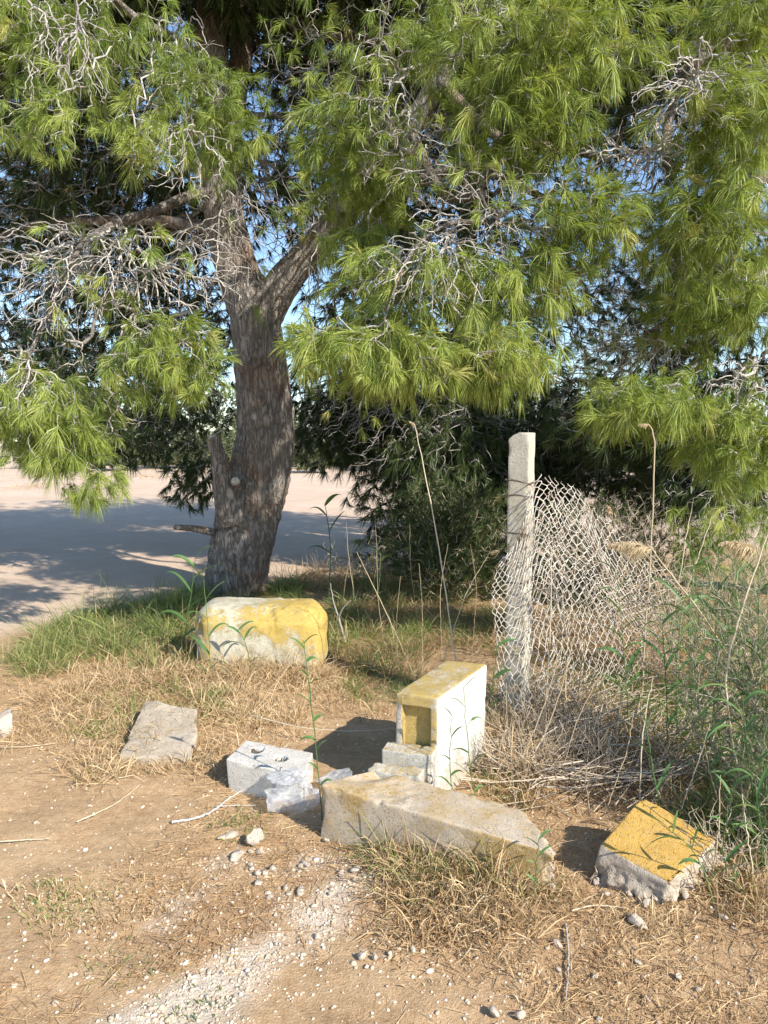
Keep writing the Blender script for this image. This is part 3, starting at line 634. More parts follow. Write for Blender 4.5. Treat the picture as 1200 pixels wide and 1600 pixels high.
# spray: anchored in 3D; h = half size (x, y, z) in metres
def spray(tree, c, h, n, root, seed, near=True, bare=.25, nn=None, width=None, L=.130, r0=.0022, rmax=.012, dark=False, candles=0., droop=.30, sag=.25, tone=None, sc=1., wob=.13, outdir=(0, -.2, -.25), interior=.4):
    rs = np.random.RandomState(seed); c = np.asarray(c, float); root = np.asarray(root, float)
    n = int(n*((2.0 if near else 2.1) if bare < .6 else 2.6))
    if bare >= .6: r0 *= .8
    pts = ell(rs, c, h, n)
    k = max(3, n//12); t = rs.rand(k, 1); pts = np.concatenate([pts, root+(c-root)*t*.9+rs.normal(size=(k, 3))*np.asarray(h)*.16*t])
    S = grow(root, pts, .5 if bare < .6 else 2.2); skeleton(tree.tw, S, r0, rmax, rs, wob, 6, 4 if near else 3, sag=sag)
    N, D, kids = S['N'], S['D'], S['kids']
    leaf = (kids == 0)
    inner = (kids > 0) & (rs.rand(len(N)) < interior); inner[0] = False
    sel = (leaf & (rs.rand(len(N)) >= bare)) | (inner & (rs.rand(len(N)) >= bare))
    pos = N[sel]; d = nrm(D[sel]+np.asarray(outdir)+rs.normal(size=pos.shape)*.25)
    m = len(pos)
    if m == 0: return S
    if nn is None: nn = 52 if near else 38
    if width is None: width = .0034 if near else .009
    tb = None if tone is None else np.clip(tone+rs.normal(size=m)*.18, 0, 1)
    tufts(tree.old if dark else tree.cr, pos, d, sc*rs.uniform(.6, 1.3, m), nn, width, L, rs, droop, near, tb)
    if candles:
        kk = rs.rand(m) < candles; pc = pos[kk]; 
        if len(pc): tufts(tree.ca, pc+np.array([0, 0, .02]), np.tile([0, -.1, 1.], (len(pc), 1))+rs.normal(size=pc.shape)*.25, np.full(len(pc), .45), 20, .003, .09, rs, .0, False, None, .05, (4, 16))
    return S
def px_spray(tree, px, py, Y, hx, hy, hz, n, root, seed, **kw):
    c = A(px, py, Y); s = Y/F; return spray(tree, c, (hx*s, hz, hy*s), n, A(*root), seed, **kw)

# --- main pine
b = gp(A(366, 930, 7.62)[0], 7.62)
T1 = Tree('pine_tree', b, 'old leaning pine with a thick forked trunk beside the yellow painted block')
Y0 = 7.62
trunk = [drop(A(366, 960, Y0), -.25), A(366, 925, Y0), A(374, 870, Y0), A(386, 810, Y0), A(402, 750, Y0), A(414, 690, Y0), A(413, 630, Y0), A(407, 570, Y0), A(402, 520, Y0), A(396, 480, Y0), A(384, 440, Y0+.02)]
log('trunk', trunk, [.37, .325, .315, .31, .305, .30, .285, .27, .26, .25, .20], M['bark'], T1.root, 220, 110, .13, 1)
limbL = [A(392, 500, Y0+.03), A(380, 450, Y0+.03), A(362, 395, Y0), A(350, 330, Y0-.05), A(347, 250, Y0-.05), A(338, 170, Y0-.05), A(330, 90, Y0), A(332, 0, Y0+.1), A(345, -120, Y0+.2), A(350, -320, Y0+.2), A(360, -560, Y0+.3)]
log('limb', limbL, [.19, .215, .205, .19, .175, .16, .15, .14, .12, .09, .03], M['bark'], T1.root, 140, 40, .10, 2)
limbR = [A(402, 520, Y0-.02), A(425, 470, Y0-.04), A(455, 425, Y0-.1), A(492, 385, Y0-.2), A(545, 320, Y0-.45), A(605, 250, Y0-.7), A(660, 170, Y0-.9), A(720, 60, Y0-1.0), A(800, -80, Y0-1.1), A(900, -260, Y0-1.1)]
log('limb', limbR, [.18, .175, .155, .14, .115, .10, .09, .075, .055, .03], M['bark'], T1.root, 120, 40, .11, 3)
log('limb', [A(350, 240, Y0+.05), A(366, 180, Y0+.2), A(372, 120, Y0+.35), A(380, 60, Y0+.5), A(372, 0, Y0+.6), A(390, -80, Y0+.7), A(420, -250, Y0+1)], [.09, .10, .10, .11, .11, .09, .03], M['bark'], T1.root, 60, 24, .1, 4)
log('limb', [A(350, 300, Y0), A(300, 305, Y0-.5), A(240, 330, Y0-1.0), A(180, 350, Y0-1.4), A(120, 395, Y0-1.7), A(70, 500, Y0-2.0), A(40, 570, Y0-2.1)], [.055, .046, .040, .034, .027, .018, .009], M['bark'], T1.root, 80, 16, .12, 5)
log('limb', [A(350, 360, Y0), A(250, 345, Y0+.3), A(150, 345, Y0+.5), A(60, 350, Y0+.6), A(-60, 390, Y0+.6)], [.06, .055, .05, .045, .03], M['bark'], T1.root, 60, 14, .12, 6)
log('limb', [A(345, 190, Y0), A(420, 180, Y0-.2), A(500, 188, Y0-.35), A(600, 180, Y0-.4)], [.04, .032, .028, .02], M['bark'], T1.root, 40, 12, .12, 7)
log('limb', [A(350, 30, Y0), A(450, 40, Y0+.1), A(560, 62, Y0+.2), A(700, 60, Y0+.1)], [.06, .05, .045, .03], M['bark'], T1.root, 40, 14, .12, 8)
log('limb', [A(640, 200, Y0-.8), A(690, 300, Y0-1.6), A(745, 310, Y0-2.0), A(776, 345, Y0-2.4), A(700, 350, 4.9), A(640, 400, 4.7), A(600, 500, 4.6)], [.045, .036, .029, .022, .013, .009, .005], M['bark'], T1.root, 90, 14, .12, 9)
log('limb', [A(690, 130, Y0-1), A(780, 215, 6.2), A(870, 230, 6.0), A(950, 250, 5.6)], [.05, .04, .032, .02], M['bark'], T1.root, 40, 12, .12, 10)
log('limb', [A(560, 320, Y0-.4), A(640, 290, 6.4), A(740, 260, 6), A(830, 300, 5.6), A(900, 330, 5.2)], [.05, .045, .035, .025, .012], M['bark'], T1.root, 50, 12, .12, 12)
log('limb', [A(335, 120, Y0), A(270, 60, Y0-.9), A(215, 30, Y0-1.3), A(150, -30, Y0-1.7)], [.05, .04, .03, .02], M['bark'], T1.root, 40, 12, .12, 13)
# stubs
log('stub', [A(366, 815, 7.40), A(352, 770, 7.34), A(347, 735, 7.32), A(338, 700, 7.32), A(333, 684, 7.32)], [.17, .125, .09, .066, .072], M['bark'], T1.root, 50, 26, .16, 14)
log('stub', [A(372, 775, 7.42), A(370, 757, 7.28), A(368, 752, 7.22)], [.07, .055, .05], M['bark'], T1.root, 20, 20, .08, 15)
log('stub', [A(335, 832, 7.45), A(305, 826, 7.40), A(278, 824, 7.38), A(273, 822, 7.38)], [.045, .035, .03, .022], M['bark'], T1.root, 24, 14, .15, 16)
log('cut_face', [A(368, 752, 7.225), A(368, 752, 7.205)], [.043, .040], M['cut'], T1.root, 5, 20, .05, 17)
log('cut_face', [A(333.3, 685, 7.32), A(333, 680, 7.32)], [.050, .040], M['cut'], T1.root, 5, 20, .08, 18)
R1 = (776, 345, 5.25); R2 = (700, 352, 4.95)
px = lambda *a, **k: px_spray(T1, *a, **k)
# front centre branch
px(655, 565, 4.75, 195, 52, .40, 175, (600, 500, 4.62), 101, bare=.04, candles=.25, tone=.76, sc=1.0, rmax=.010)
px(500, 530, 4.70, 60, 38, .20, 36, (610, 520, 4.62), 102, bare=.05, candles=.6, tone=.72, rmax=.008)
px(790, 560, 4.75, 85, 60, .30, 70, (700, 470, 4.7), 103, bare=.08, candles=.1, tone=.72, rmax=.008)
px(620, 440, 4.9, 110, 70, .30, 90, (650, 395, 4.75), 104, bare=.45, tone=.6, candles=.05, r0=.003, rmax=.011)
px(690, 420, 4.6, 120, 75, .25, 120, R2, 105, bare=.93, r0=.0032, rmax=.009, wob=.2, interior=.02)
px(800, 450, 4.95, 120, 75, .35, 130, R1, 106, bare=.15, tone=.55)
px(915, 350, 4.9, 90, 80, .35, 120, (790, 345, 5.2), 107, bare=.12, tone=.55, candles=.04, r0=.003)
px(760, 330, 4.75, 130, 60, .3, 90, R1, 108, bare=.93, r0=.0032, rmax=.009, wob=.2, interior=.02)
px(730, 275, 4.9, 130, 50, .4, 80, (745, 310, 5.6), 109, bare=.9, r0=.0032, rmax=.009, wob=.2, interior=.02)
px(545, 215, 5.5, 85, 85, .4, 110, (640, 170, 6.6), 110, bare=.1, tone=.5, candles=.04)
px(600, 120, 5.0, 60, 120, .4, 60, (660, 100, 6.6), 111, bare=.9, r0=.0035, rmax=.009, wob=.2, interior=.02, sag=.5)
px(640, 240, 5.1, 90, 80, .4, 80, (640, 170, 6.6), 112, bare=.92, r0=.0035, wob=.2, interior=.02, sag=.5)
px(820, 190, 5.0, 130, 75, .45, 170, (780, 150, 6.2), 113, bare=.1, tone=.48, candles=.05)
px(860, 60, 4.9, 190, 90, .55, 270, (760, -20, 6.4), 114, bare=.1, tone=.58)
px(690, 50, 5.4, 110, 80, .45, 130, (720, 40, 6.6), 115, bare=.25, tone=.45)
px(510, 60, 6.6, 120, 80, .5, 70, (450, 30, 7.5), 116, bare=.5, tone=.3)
# left side of the main pine
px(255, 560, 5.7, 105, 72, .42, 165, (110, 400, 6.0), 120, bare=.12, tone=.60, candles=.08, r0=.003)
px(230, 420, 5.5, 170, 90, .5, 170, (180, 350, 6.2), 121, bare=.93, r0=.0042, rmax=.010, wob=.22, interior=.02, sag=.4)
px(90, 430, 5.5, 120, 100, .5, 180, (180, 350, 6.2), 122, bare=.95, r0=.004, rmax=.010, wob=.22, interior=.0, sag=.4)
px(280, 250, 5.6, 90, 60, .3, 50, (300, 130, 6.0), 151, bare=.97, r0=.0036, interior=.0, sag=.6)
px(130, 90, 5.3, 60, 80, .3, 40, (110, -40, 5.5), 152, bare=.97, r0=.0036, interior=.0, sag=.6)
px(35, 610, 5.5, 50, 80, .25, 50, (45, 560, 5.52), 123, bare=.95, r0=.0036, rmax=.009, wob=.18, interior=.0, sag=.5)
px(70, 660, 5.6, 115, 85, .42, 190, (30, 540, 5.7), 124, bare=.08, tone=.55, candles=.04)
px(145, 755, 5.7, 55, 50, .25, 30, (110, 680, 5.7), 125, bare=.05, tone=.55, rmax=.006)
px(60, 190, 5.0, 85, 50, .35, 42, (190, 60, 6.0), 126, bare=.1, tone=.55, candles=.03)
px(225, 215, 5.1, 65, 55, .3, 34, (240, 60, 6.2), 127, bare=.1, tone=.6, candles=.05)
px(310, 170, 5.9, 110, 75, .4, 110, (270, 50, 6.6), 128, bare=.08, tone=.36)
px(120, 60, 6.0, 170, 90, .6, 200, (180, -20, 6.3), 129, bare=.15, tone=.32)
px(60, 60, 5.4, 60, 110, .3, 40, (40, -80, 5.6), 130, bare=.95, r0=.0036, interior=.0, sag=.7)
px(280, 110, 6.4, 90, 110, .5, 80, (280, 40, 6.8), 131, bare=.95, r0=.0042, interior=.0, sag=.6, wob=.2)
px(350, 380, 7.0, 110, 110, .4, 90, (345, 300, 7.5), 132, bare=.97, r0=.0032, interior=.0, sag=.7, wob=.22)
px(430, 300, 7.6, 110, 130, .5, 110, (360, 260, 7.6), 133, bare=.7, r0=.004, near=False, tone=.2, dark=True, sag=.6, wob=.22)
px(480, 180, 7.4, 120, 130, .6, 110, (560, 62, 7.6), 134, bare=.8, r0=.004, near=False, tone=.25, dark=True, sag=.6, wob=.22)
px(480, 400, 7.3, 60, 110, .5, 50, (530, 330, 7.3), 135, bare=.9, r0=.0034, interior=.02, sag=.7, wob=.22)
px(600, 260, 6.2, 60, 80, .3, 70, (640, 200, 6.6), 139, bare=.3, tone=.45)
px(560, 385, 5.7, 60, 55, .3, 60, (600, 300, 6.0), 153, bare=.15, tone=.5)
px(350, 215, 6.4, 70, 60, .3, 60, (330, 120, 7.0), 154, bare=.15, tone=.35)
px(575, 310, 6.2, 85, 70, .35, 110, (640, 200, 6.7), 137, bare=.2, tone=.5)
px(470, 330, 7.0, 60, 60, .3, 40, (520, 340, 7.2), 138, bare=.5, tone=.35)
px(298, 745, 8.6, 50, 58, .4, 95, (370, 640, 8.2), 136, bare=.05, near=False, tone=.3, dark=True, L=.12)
T1b = None
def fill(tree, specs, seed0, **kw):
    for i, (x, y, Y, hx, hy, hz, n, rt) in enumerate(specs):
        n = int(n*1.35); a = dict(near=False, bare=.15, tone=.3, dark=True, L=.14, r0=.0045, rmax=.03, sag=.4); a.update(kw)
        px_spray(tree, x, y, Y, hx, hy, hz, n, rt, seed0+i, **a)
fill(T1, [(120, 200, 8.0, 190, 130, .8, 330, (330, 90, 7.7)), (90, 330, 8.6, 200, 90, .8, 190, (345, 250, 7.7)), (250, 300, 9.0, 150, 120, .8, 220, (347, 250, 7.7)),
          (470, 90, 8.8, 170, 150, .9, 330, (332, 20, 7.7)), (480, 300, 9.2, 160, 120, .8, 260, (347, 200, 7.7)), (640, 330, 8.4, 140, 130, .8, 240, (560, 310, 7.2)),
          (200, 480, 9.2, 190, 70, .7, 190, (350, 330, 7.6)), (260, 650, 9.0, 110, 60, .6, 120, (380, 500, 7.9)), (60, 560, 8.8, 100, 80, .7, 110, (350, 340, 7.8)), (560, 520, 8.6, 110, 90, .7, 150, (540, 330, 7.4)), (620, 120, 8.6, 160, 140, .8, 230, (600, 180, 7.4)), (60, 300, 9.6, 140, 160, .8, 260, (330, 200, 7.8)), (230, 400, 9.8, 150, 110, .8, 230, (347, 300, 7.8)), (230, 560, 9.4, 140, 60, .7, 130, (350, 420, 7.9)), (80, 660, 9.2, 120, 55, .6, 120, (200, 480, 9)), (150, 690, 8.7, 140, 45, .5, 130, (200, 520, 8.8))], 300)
# unseen crown above the frame; some clumps added only to shade the ground
def canopy(tree, balls, seed, width=.024, L=.24, nn=30):
    rs = np.random.RandomState(seed)
    for (x, y, z, hx, hy, hz, n, rt) in balls:
        n = int(n*1.7); pts = ell(rs, (x, y, z), (hx, hy, hz), n, .45); S = grow(rt, pts, .5); skeleton(tree.tw, S, .006, .09, rs, .1, 4, 3)
        d = nrm(S['D']+rs.normal(size=S['D'].shape)*.3); k = len(d)
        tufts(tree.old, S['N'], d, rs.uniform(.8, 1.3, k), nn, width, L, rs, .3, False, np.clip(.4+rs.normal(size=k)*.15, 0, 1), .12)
top1 = A(350, -320, Y0+.2)
canopy(T1, [(-2.2, 8.6, 7.6, 2.6, 2.2, 1.7, 650, top1), (-4.6, 8.8, 6.6, 2.0, 2.0, 1.3, 380, top1), (.4, 8.6, 7.4, 1.8, 2.0, 1.6, 380, top1), (-2.2, 9.2, 9.4, 1.7, 1.6, 1.3, 260, top1), (1.6, 6.6, 6.1, 2.1, 1.1, .7, 420, top1), (-1.2, 6.8, 6.2, 1.8, 1.3, .7, 330, top1), (-3.6, 7.2, 5.9, 1.4, 1.3, .6, 260, top1), (3.4, 5.3, 6.0, 1.2, .6, .5, 230, top1)], 500)
T1.finish()

# --- second pine, rooted outside the right edge
b = gp(4.9, 7.4); T2 = Tree('pine_tree', b, 'pine reaching in from the right edge over the fence and feathery shrub')
log('trunk', [drop(b, -.2), gp(4.88, 7.4, .6), np.array([4.7, 7.4, 2.2]), np.array([4.6, 7.4, 4]), np.array([4.4, 7.5, 6.2]), np.array([4.3, 7.6, 8.2])], [.34, .28, .24, .2, .13, .03], M['bark'], T2.root, 90, 30, .1, 30)
log('limb', [np.array([4.7, 7.4, 3.3]), A(1180, 100, 6.2), A(1085, 95, 5.8), A(1050, 170, 5.5), A(1040, 240, 5.3), A(1060, 300, 5.2)], [.08, .06, .045, .035, .03, .015], M['bark'], T2.root, 60, 14, .12, 31)
log('limb', [np.array([4.7, 7.4, 3.5]), A(1230, 60, 6.6), A(1120, 70, 6.4), A(1040, 75, 6.2), A(900, 60, 6.0)], [.09, .07, .055, .045, .03], M['bark'], T2.root, 60, 14, .12, 32)
log('limb', [np.array([4.7, 7.4, 2.4]), A(1250, 420, 6.4), A(1130, 470, 6.0), A(1010, 520, 5.5)], [.08, .05, .035, .015], M['bark'], T2.root, 50, 14, .12, 33)
log('limb', [np.array([4.7, 7.4, 2.9]), A(1260, 300, 6.0), A(1150, 290, 5.4), A(1080, 320, 5.1)], [.08, .05, .03, .015], M['bark'], T2.root, 50, 14, .12, 34)
px = lambda *a, **k: px_spray(T2, *a, **k)
px(1110, 350, 4.95, 110, 105, .5, 230, (1120, 290, 5.3), 140, bare=.1, tone=.5, candles=.04)
px(1150, 190, 4.8, 90, 85, .5, 150, (1180, 110, 5.9), 141, bare=.12, tone=.6)
px(1090, 140, 4.5, 100, 70, .4, 110, (1085, 95, 5.8), 142, bare=.93, r0=.0042, rmax=.011, interior=.0, wob=.22, sag=.4)
px(990, 250, 4.8, 100, 50, .4, 110, (1045, 220, 5.4), 143, bare=.95, r0=.004, rmax=.011, interior=.0, wob=.25, sag=.2)
px(1150, 30, 5.3, 100, 50, .6, 120, (1150, 60, 6.4), 144, bare=.1, tone=.5)
px(1120, 480, 5.3, 110, 60, .5, 140, (1130, 470, 6.0), 145, bare=.1, tone=.42)
px(1000, 555, 5.5, 110, 60, .35, 110, (1030, 515, 5.6), 146, bare=.93, r0=.0032, interior=.0, wob=.25, sag=.6)
px(1010, 635, 4.9, 105, 48, .4, 130, (1100, 560, 5.4), 147, bare=.08, tone=.58, candles=.03)
px(1150, 690, 5.0, 85, 75, .45, 150, (1180, 560, 5.6), 148, bare=.15, tone=.52)
px(1150, 610, 4.9, 80, 60, .35, 70, (1180, 560, 5.6), 149, bare=.85, r0=.0036, interior=.02, wob=.22, sag=.3)
px(1130, 830, 6.2, 90, 70, .4, 70, (1180, 640, 6.0), 150, bare=.15, tone=.4)
fill(T2, [(1120, 430, 7.6, 150, 130, .8, 260, (1250, 420, 7.0)), (1130, 150, 7.6, 160, 150, .8, 260, (1230, 60, 7.0)), (960, 120, 7.8, 140, 130, .8, 230, (1040, 75, 6.5)),
          (1060, 580, 8.2, 150, 80, .7, 190, (1250, 420, 7.0)), (1100, 700, 7.6, 130, 70, .6, 150, (1250, 500, 7.2)), (900, 640, 8.6, 90, 60, .5, 70, (1130, 470, 7.0)), (980, 670, 7.9, 130, 60, .5, 260, (1180, 560, 7.2)), (1000, 760, 8.8, 130, 50, .6, 200, (1180, 600, 7.6)), (900, 720, 9.2, 80, 60, .5, 120, (1180, 560, 7.6)), (1120, 760, 7.2, 100, 60, .5, 120, (1250, 560, 7.2))], 340)
canopy(T2, [(4.6, 8.6, 7.2, 2.0, 1.9, 1.7, 480, (4.35, 7.5, 6.4)), (2.4, 9.4, 7.0, 1.8, 1.8, 1.4, 330, (4.35, 7.5, 6.4)), (4.4, 8.8, 9.2, 1.4, 1.4, 1.2, 180, (4.35, 7.5, 6.4)), (5.6, 5.5, 5.0, 1.5, 1.1, .8, 300, (4.6, 7.4, 4.2)), (6.6, 4.9, 4.8, 1.3, 1.1, .8, 260, (4.6, 7.4, 4.2))], 501)  # front right clumps added out of view to shade the ground
T2.finish()

# --- third pine standing behind, foliage to the ground
b = gp(1.25, 11.2); T3 = Tree('pine_tree', b, 'dark shaded pine behind the fence post, its foliage drooping to the ground')
log('trunk', [drop(b, -.2), gp(1.22, 11.2, .6), np.array([1.3, 11.2, 2.2]), np.array([1.2, 11.2, 4]), np.array([1.3, 11.3, 6.2]), np.array([1.2, 11.4, 8.2])], [.26, .22, .19, .16, .11, .03], M['bark'], T3.root, 90, 26, .1, 40)
tr = (715, 500, 11.1)
fill(T3, [(620, 690, 9.6, 130, 60, .7, 150, (700, 560, 11)), (720, 800, 9.4, 75, 85, .6, 170, (700, 640, 11)), (560, 600, 10.0, 150, 80, .8, 170, (700, 520, 11)),
          (860, 610, 10.4, 150, 90, .8, 220, (715, 520, 11)), (860, 430, 11, 200, 130, 1, 330, tr), (620, 420, 11, 170, 120, 1, 260, tr), (1010, 470, 11.5, 160, 110, 1, 230, tr),
          (780, 250, 11, 260, 150, 1.1, 430, (715, 330, 11.1)), (700, 80, 11, 280, 120, 1.1, 430, (715, 230, 11.1)), (960, 700, 10.8, 130, 60, .8, 130, (760, 560, 11)), (560, 690, 9.8, 110, 60, .7, 170, (700, 600, 11)), (700, 660, 9.9, 120, 80, .7, 230, (700, 560, 11)), (740, 860, 9.2, 60, 60, .5, 130, (715, 760, 10.8)), (880, 700, 10.2, 100, 60, .7, 170, (760, 600, 11)), (650, 780, 9.4, 110, 70, .6, 200, (705, 700, 10.8)), (760, 740, 9.6, 90, 90, .6, 220, (715, 650, 10.8)), (530, 640, 10.0, 90, 70, .6, 170, (700, 560, 11)), (700, 560, 9.8, 170, 90, .7, 260, (715, 500, 11)), (830, 760, 9.8, 70, 90, .5, 170, (740, 640, 10.9)), (640, 860, 9.2, 90, 45, .5, 110, (705, 780, 10.8)), (705, 710, 8.7, 110, 80, .5, 230, (700, 560, 10.6)), (800, 720, 9.0, 90, 80, .5, 170, (740, 560, 10.8)), (700, 840, 8.8, 70, 50, .4, 110, (705, 720, 10.4)), (620, 640, 9.4, 70, 60, .4, 90, (700, 560, 10.6))], 380, width=.008, L=.17, r0=.005)
px = lambda *a, **k: px_spray(T3, *a, **k)
px(690, 700, 8.6, 170, 80, .5, 95, (700, 560, 9.6), 160, near=False, bare=.97, r0=.0045, interior=.0, wob=.3, sag=.8)
px(560, 640, 8.8, 110, 60, .5, 110, (600, 560, 9.6), 161, near=False, bare=.9, r0=.0045, interior=.0, wob=.3, sag=.8)
canopy(T3, [(1.2, 12, 7.6, 2.8, 2.2, 1.9, 420, (1.25, 11.3, 6.5))], 502, .02, .28, 20)
T3.finish()
# --- fourth pine, left rear
b = gp(-7.2, 12.5); T4 = Tree('pine_tree', b, 'shaded pine at far left whose low branches overhang the sandy clearing')
log('trunk', [drop(b, -.2), gp(-7.2, 12.5, .6), np.array([-7.1, 12.5, 3]), np.array([-7.2, 12.6, 6.8])], [.26, .22, .18, .03], M['bark'], T4.root, 60, 22, .1, 50)
tr = (-60, 450, 12.4)
fill(T4, [(90, 560, 12.0, 180, 90, 1, 200, tr), (160, 630, 11.2, 190, 50, .8, 150, tr), (60, 400, 12.5, 200, 120, 1.2, 240, (-60, 350, 12.4)), (300, 520, 12.5, 140, 100, 1, 160, (0, 430, 12.4)), (80, 180, 12.5, 260, 150, 1.2, 300, (-60, 250, 12.4))], 420, width=.009, L=.19, r0=.006)
T4.finish()
# --- far shrubs and trees beyond the clearing
def far():
    rs = np.random.RandomState(60)
    def bushmesh(seed, h, w, nl, sz, parent):
        r = np.random.RandomState(seed); g = Geo(); pts = ell(r, (0, 0, h*.55), (w*.5, w*.45, h*.5), nl, .35); pts = pts[pts[:, 2] > .02]
        pts[:, 2] *= 1+.25*fbm(pts, 1.5/h, 2, seed); 
        n = len(pts); d = nrm(pts-np.array([0, 0, h*.4])+r.normal(size=(n, 3))*.6)
        tufts(g, pts, d, r.uniform(.7, 1.3, n), 9, sz*.35, sz, r, .1, False, np.clip(.5+.3*fbm(pts, 2/h, 2, seed)+r.normal(size=n)*.1, 0, 1), sz*.5, (15, 80))
        return g
    protos = []
    for k in range(4):
        g = bushmesh(600+k, 1.6, 3.4, 900, .17, None); gt = Geo(); r = np.random.RandomState(k)
        S = grow((0, 0, -.1), ell(r, (0, 0, .8), (1.2, 1.1, .6), 40), .5); skeleton(gt, S, .01, .07, r, .15, 5, 3)
        root = empty('bush', (0, 0, 0), 'x', 'bush'); g.build('foliage', M['farleaf'], root); gt.build('stem', M['brush'], root); protos.append(root)
    used = [False]*4
    for i in range(44):
        k = i % 4; Yb = rs.uniform(42, 58); Xb = -27+i*1.27+rs.uniform(-.4, .4)
        if used[k]:
            r = protos[k].copy(); COL.objects.link(r)
            for ch in protos[k].children: c = ch.copy(); COL.objects.link(c); c.parent = r
        else: r = protos[k]; used[k] = True
        r['label'] = 'low grey green bush in the distant line beyond the clearing'; r['group'] = 'bushes along the far edge of the clearing'
        s = rs.uniform(.75, 1.5); r.location = (Xb, Yb, 0); r.scale = (s, s, s*rs.uniform(.8, 1.3)); r.rotation_euler = (0, 0, rs.rand()*6.28)
    for i, (X, Yb, s) in enumerate([(-24, 66, 2.3), (-16, 72, 2.8), (-9, 64, 2.1), (-2, 70, 2.6), (6, 66, 2.2), (14, 70, 2.7), (22, 66, 2.3), (31, 70, 2.4)]):
        g = bushmesh(700+i, 4.2*s*.6, 5*s*.8, 1500, .34, None)
        root = empty('far_tree', (0, 0, 0), 'distant dark green tree standing beyond the line of bushes', 'tree', 'trees beyond the far bushes')
        g.build('crown', M['farleaf'], root); gt = Geo(); tubes(gt, np.array([[[0, 0, -.2], [.05, 0, 1.2], [0, .1, 2.8]]]), [[.25, .2, .1]], 8); gt.build('trunk', M['bark'], root); root.location = (X, Yb, 0)
far()

# ------------------------------------------------------------------ ground cover
BLK = [P(680, 1290)[:2].tolist()+[.30], P(1030, 1360)[:2].tolist()+[.16], (.28, 3.42, .22), (-.84, 5.28, .36), (-1.1, 5.2, .3), (-.5, 5.2, .3)]
def clear(x, y, f=1.0):
    k = np.ones(len(x), bool)
    for (a, b_, r) in BLK: k &= (x-a)**2+(y-b_)**2 > (r*f)**2
    return k
def litter():
    rs = np.random.RandomState(21); g = Geo(); n = 190000
    y = 1.5+rs.rand(n)**1.4*8.5; x = rs.uniform(-1, 1, n)*(y*.60+.3)
    q = xy3(x, y); dens = .30+1.5*fbm(q, 1.6, 5, 51)-1.15*pale(x, y)-.97*sandy(x, y)*1.3
    k = rs.rand(n) < dens; x, y = x[k], y[k]; n = len(x); an = rs.rand(n)*6.28+.6*fbm(xy3(x, y), 3, 2, 4)
    B = np.stack([x, y, gz(x, y)+.002+.012*rs.rand(n)**2], -1); D = np.stack([np.cos(an), np.sin(an), rs.normal(size=n)*.10], -1)
    t = np.clip(.45+.45*fbm(B, 2.2, 3, 5)+rs.normal(size=n)*.2, 0, 1)
    blades(g, B, D, rs.uniform(.03, .10, n), rs.uniform(.0012, .0028, n), 0.02, t, rs)
    tag(g.build('pine_litter', M['litter']), 'brown fallen pine needles and straw covering the earth', None, None, 'stuff')
litter()
def patch(g, rs, px, py, rx, ry, n, h, tone, lean=.55, droop=.5, wid=.0032, clump=.05):
    """grass scattered in a ground ellipse given by its pixel centre and half size"""
    c = P(px, py); sx = c[1]/F*rx; sy = abs(P(px, py+ry)[1]-P(px, py-ry)[1])/2
    m = max(3, n//22); cu = nrm(rs.normal(size=(m, 2)))*np.sqrt(rs.rand(m, 1)); cx = c[0]+cu[:, 0]*sx; cy = c[1]+cu[:, 1]*sy
    i = rs.randint(0, m, n); x = cx[i]+rs.normal(size=n)*clump; y = cy[i]+rs.normal(size=n)*clump
    k = clear(x, y, .85); x, y, i = x[k], y[k], i[k]; n = len(x)
    B = np.stack([x, y, gz(x, y)-.004], -1); ch = rs.uniform(.3, 1.45, m)[i]
    cl = rs.normal(size=(m, 2))[i]*.35
    D = np.stack([(x-cx[i])*5+cl[:, 0]+rs.normal(size=n)*lean, (y-cy[i])*5+cl[:, 1]+rs.normal(size=n)*lean, np.full(n, 1.)], -1)
    t = np.clip(tone+rs.normal(size=m)[i]*.15+rs.normal(size=n)*.14, 0, 1)
    L = h*ch*rs.uniform(.45, 1.15, n)
    blades(g, B, D, L, wid*rs.uniform(.6, 1.5, n), droop*rs.uniform(.3, 1.6, n), t, rs)
rs = np.random.RandomState(31); gd = Geo(); gg = Geo()
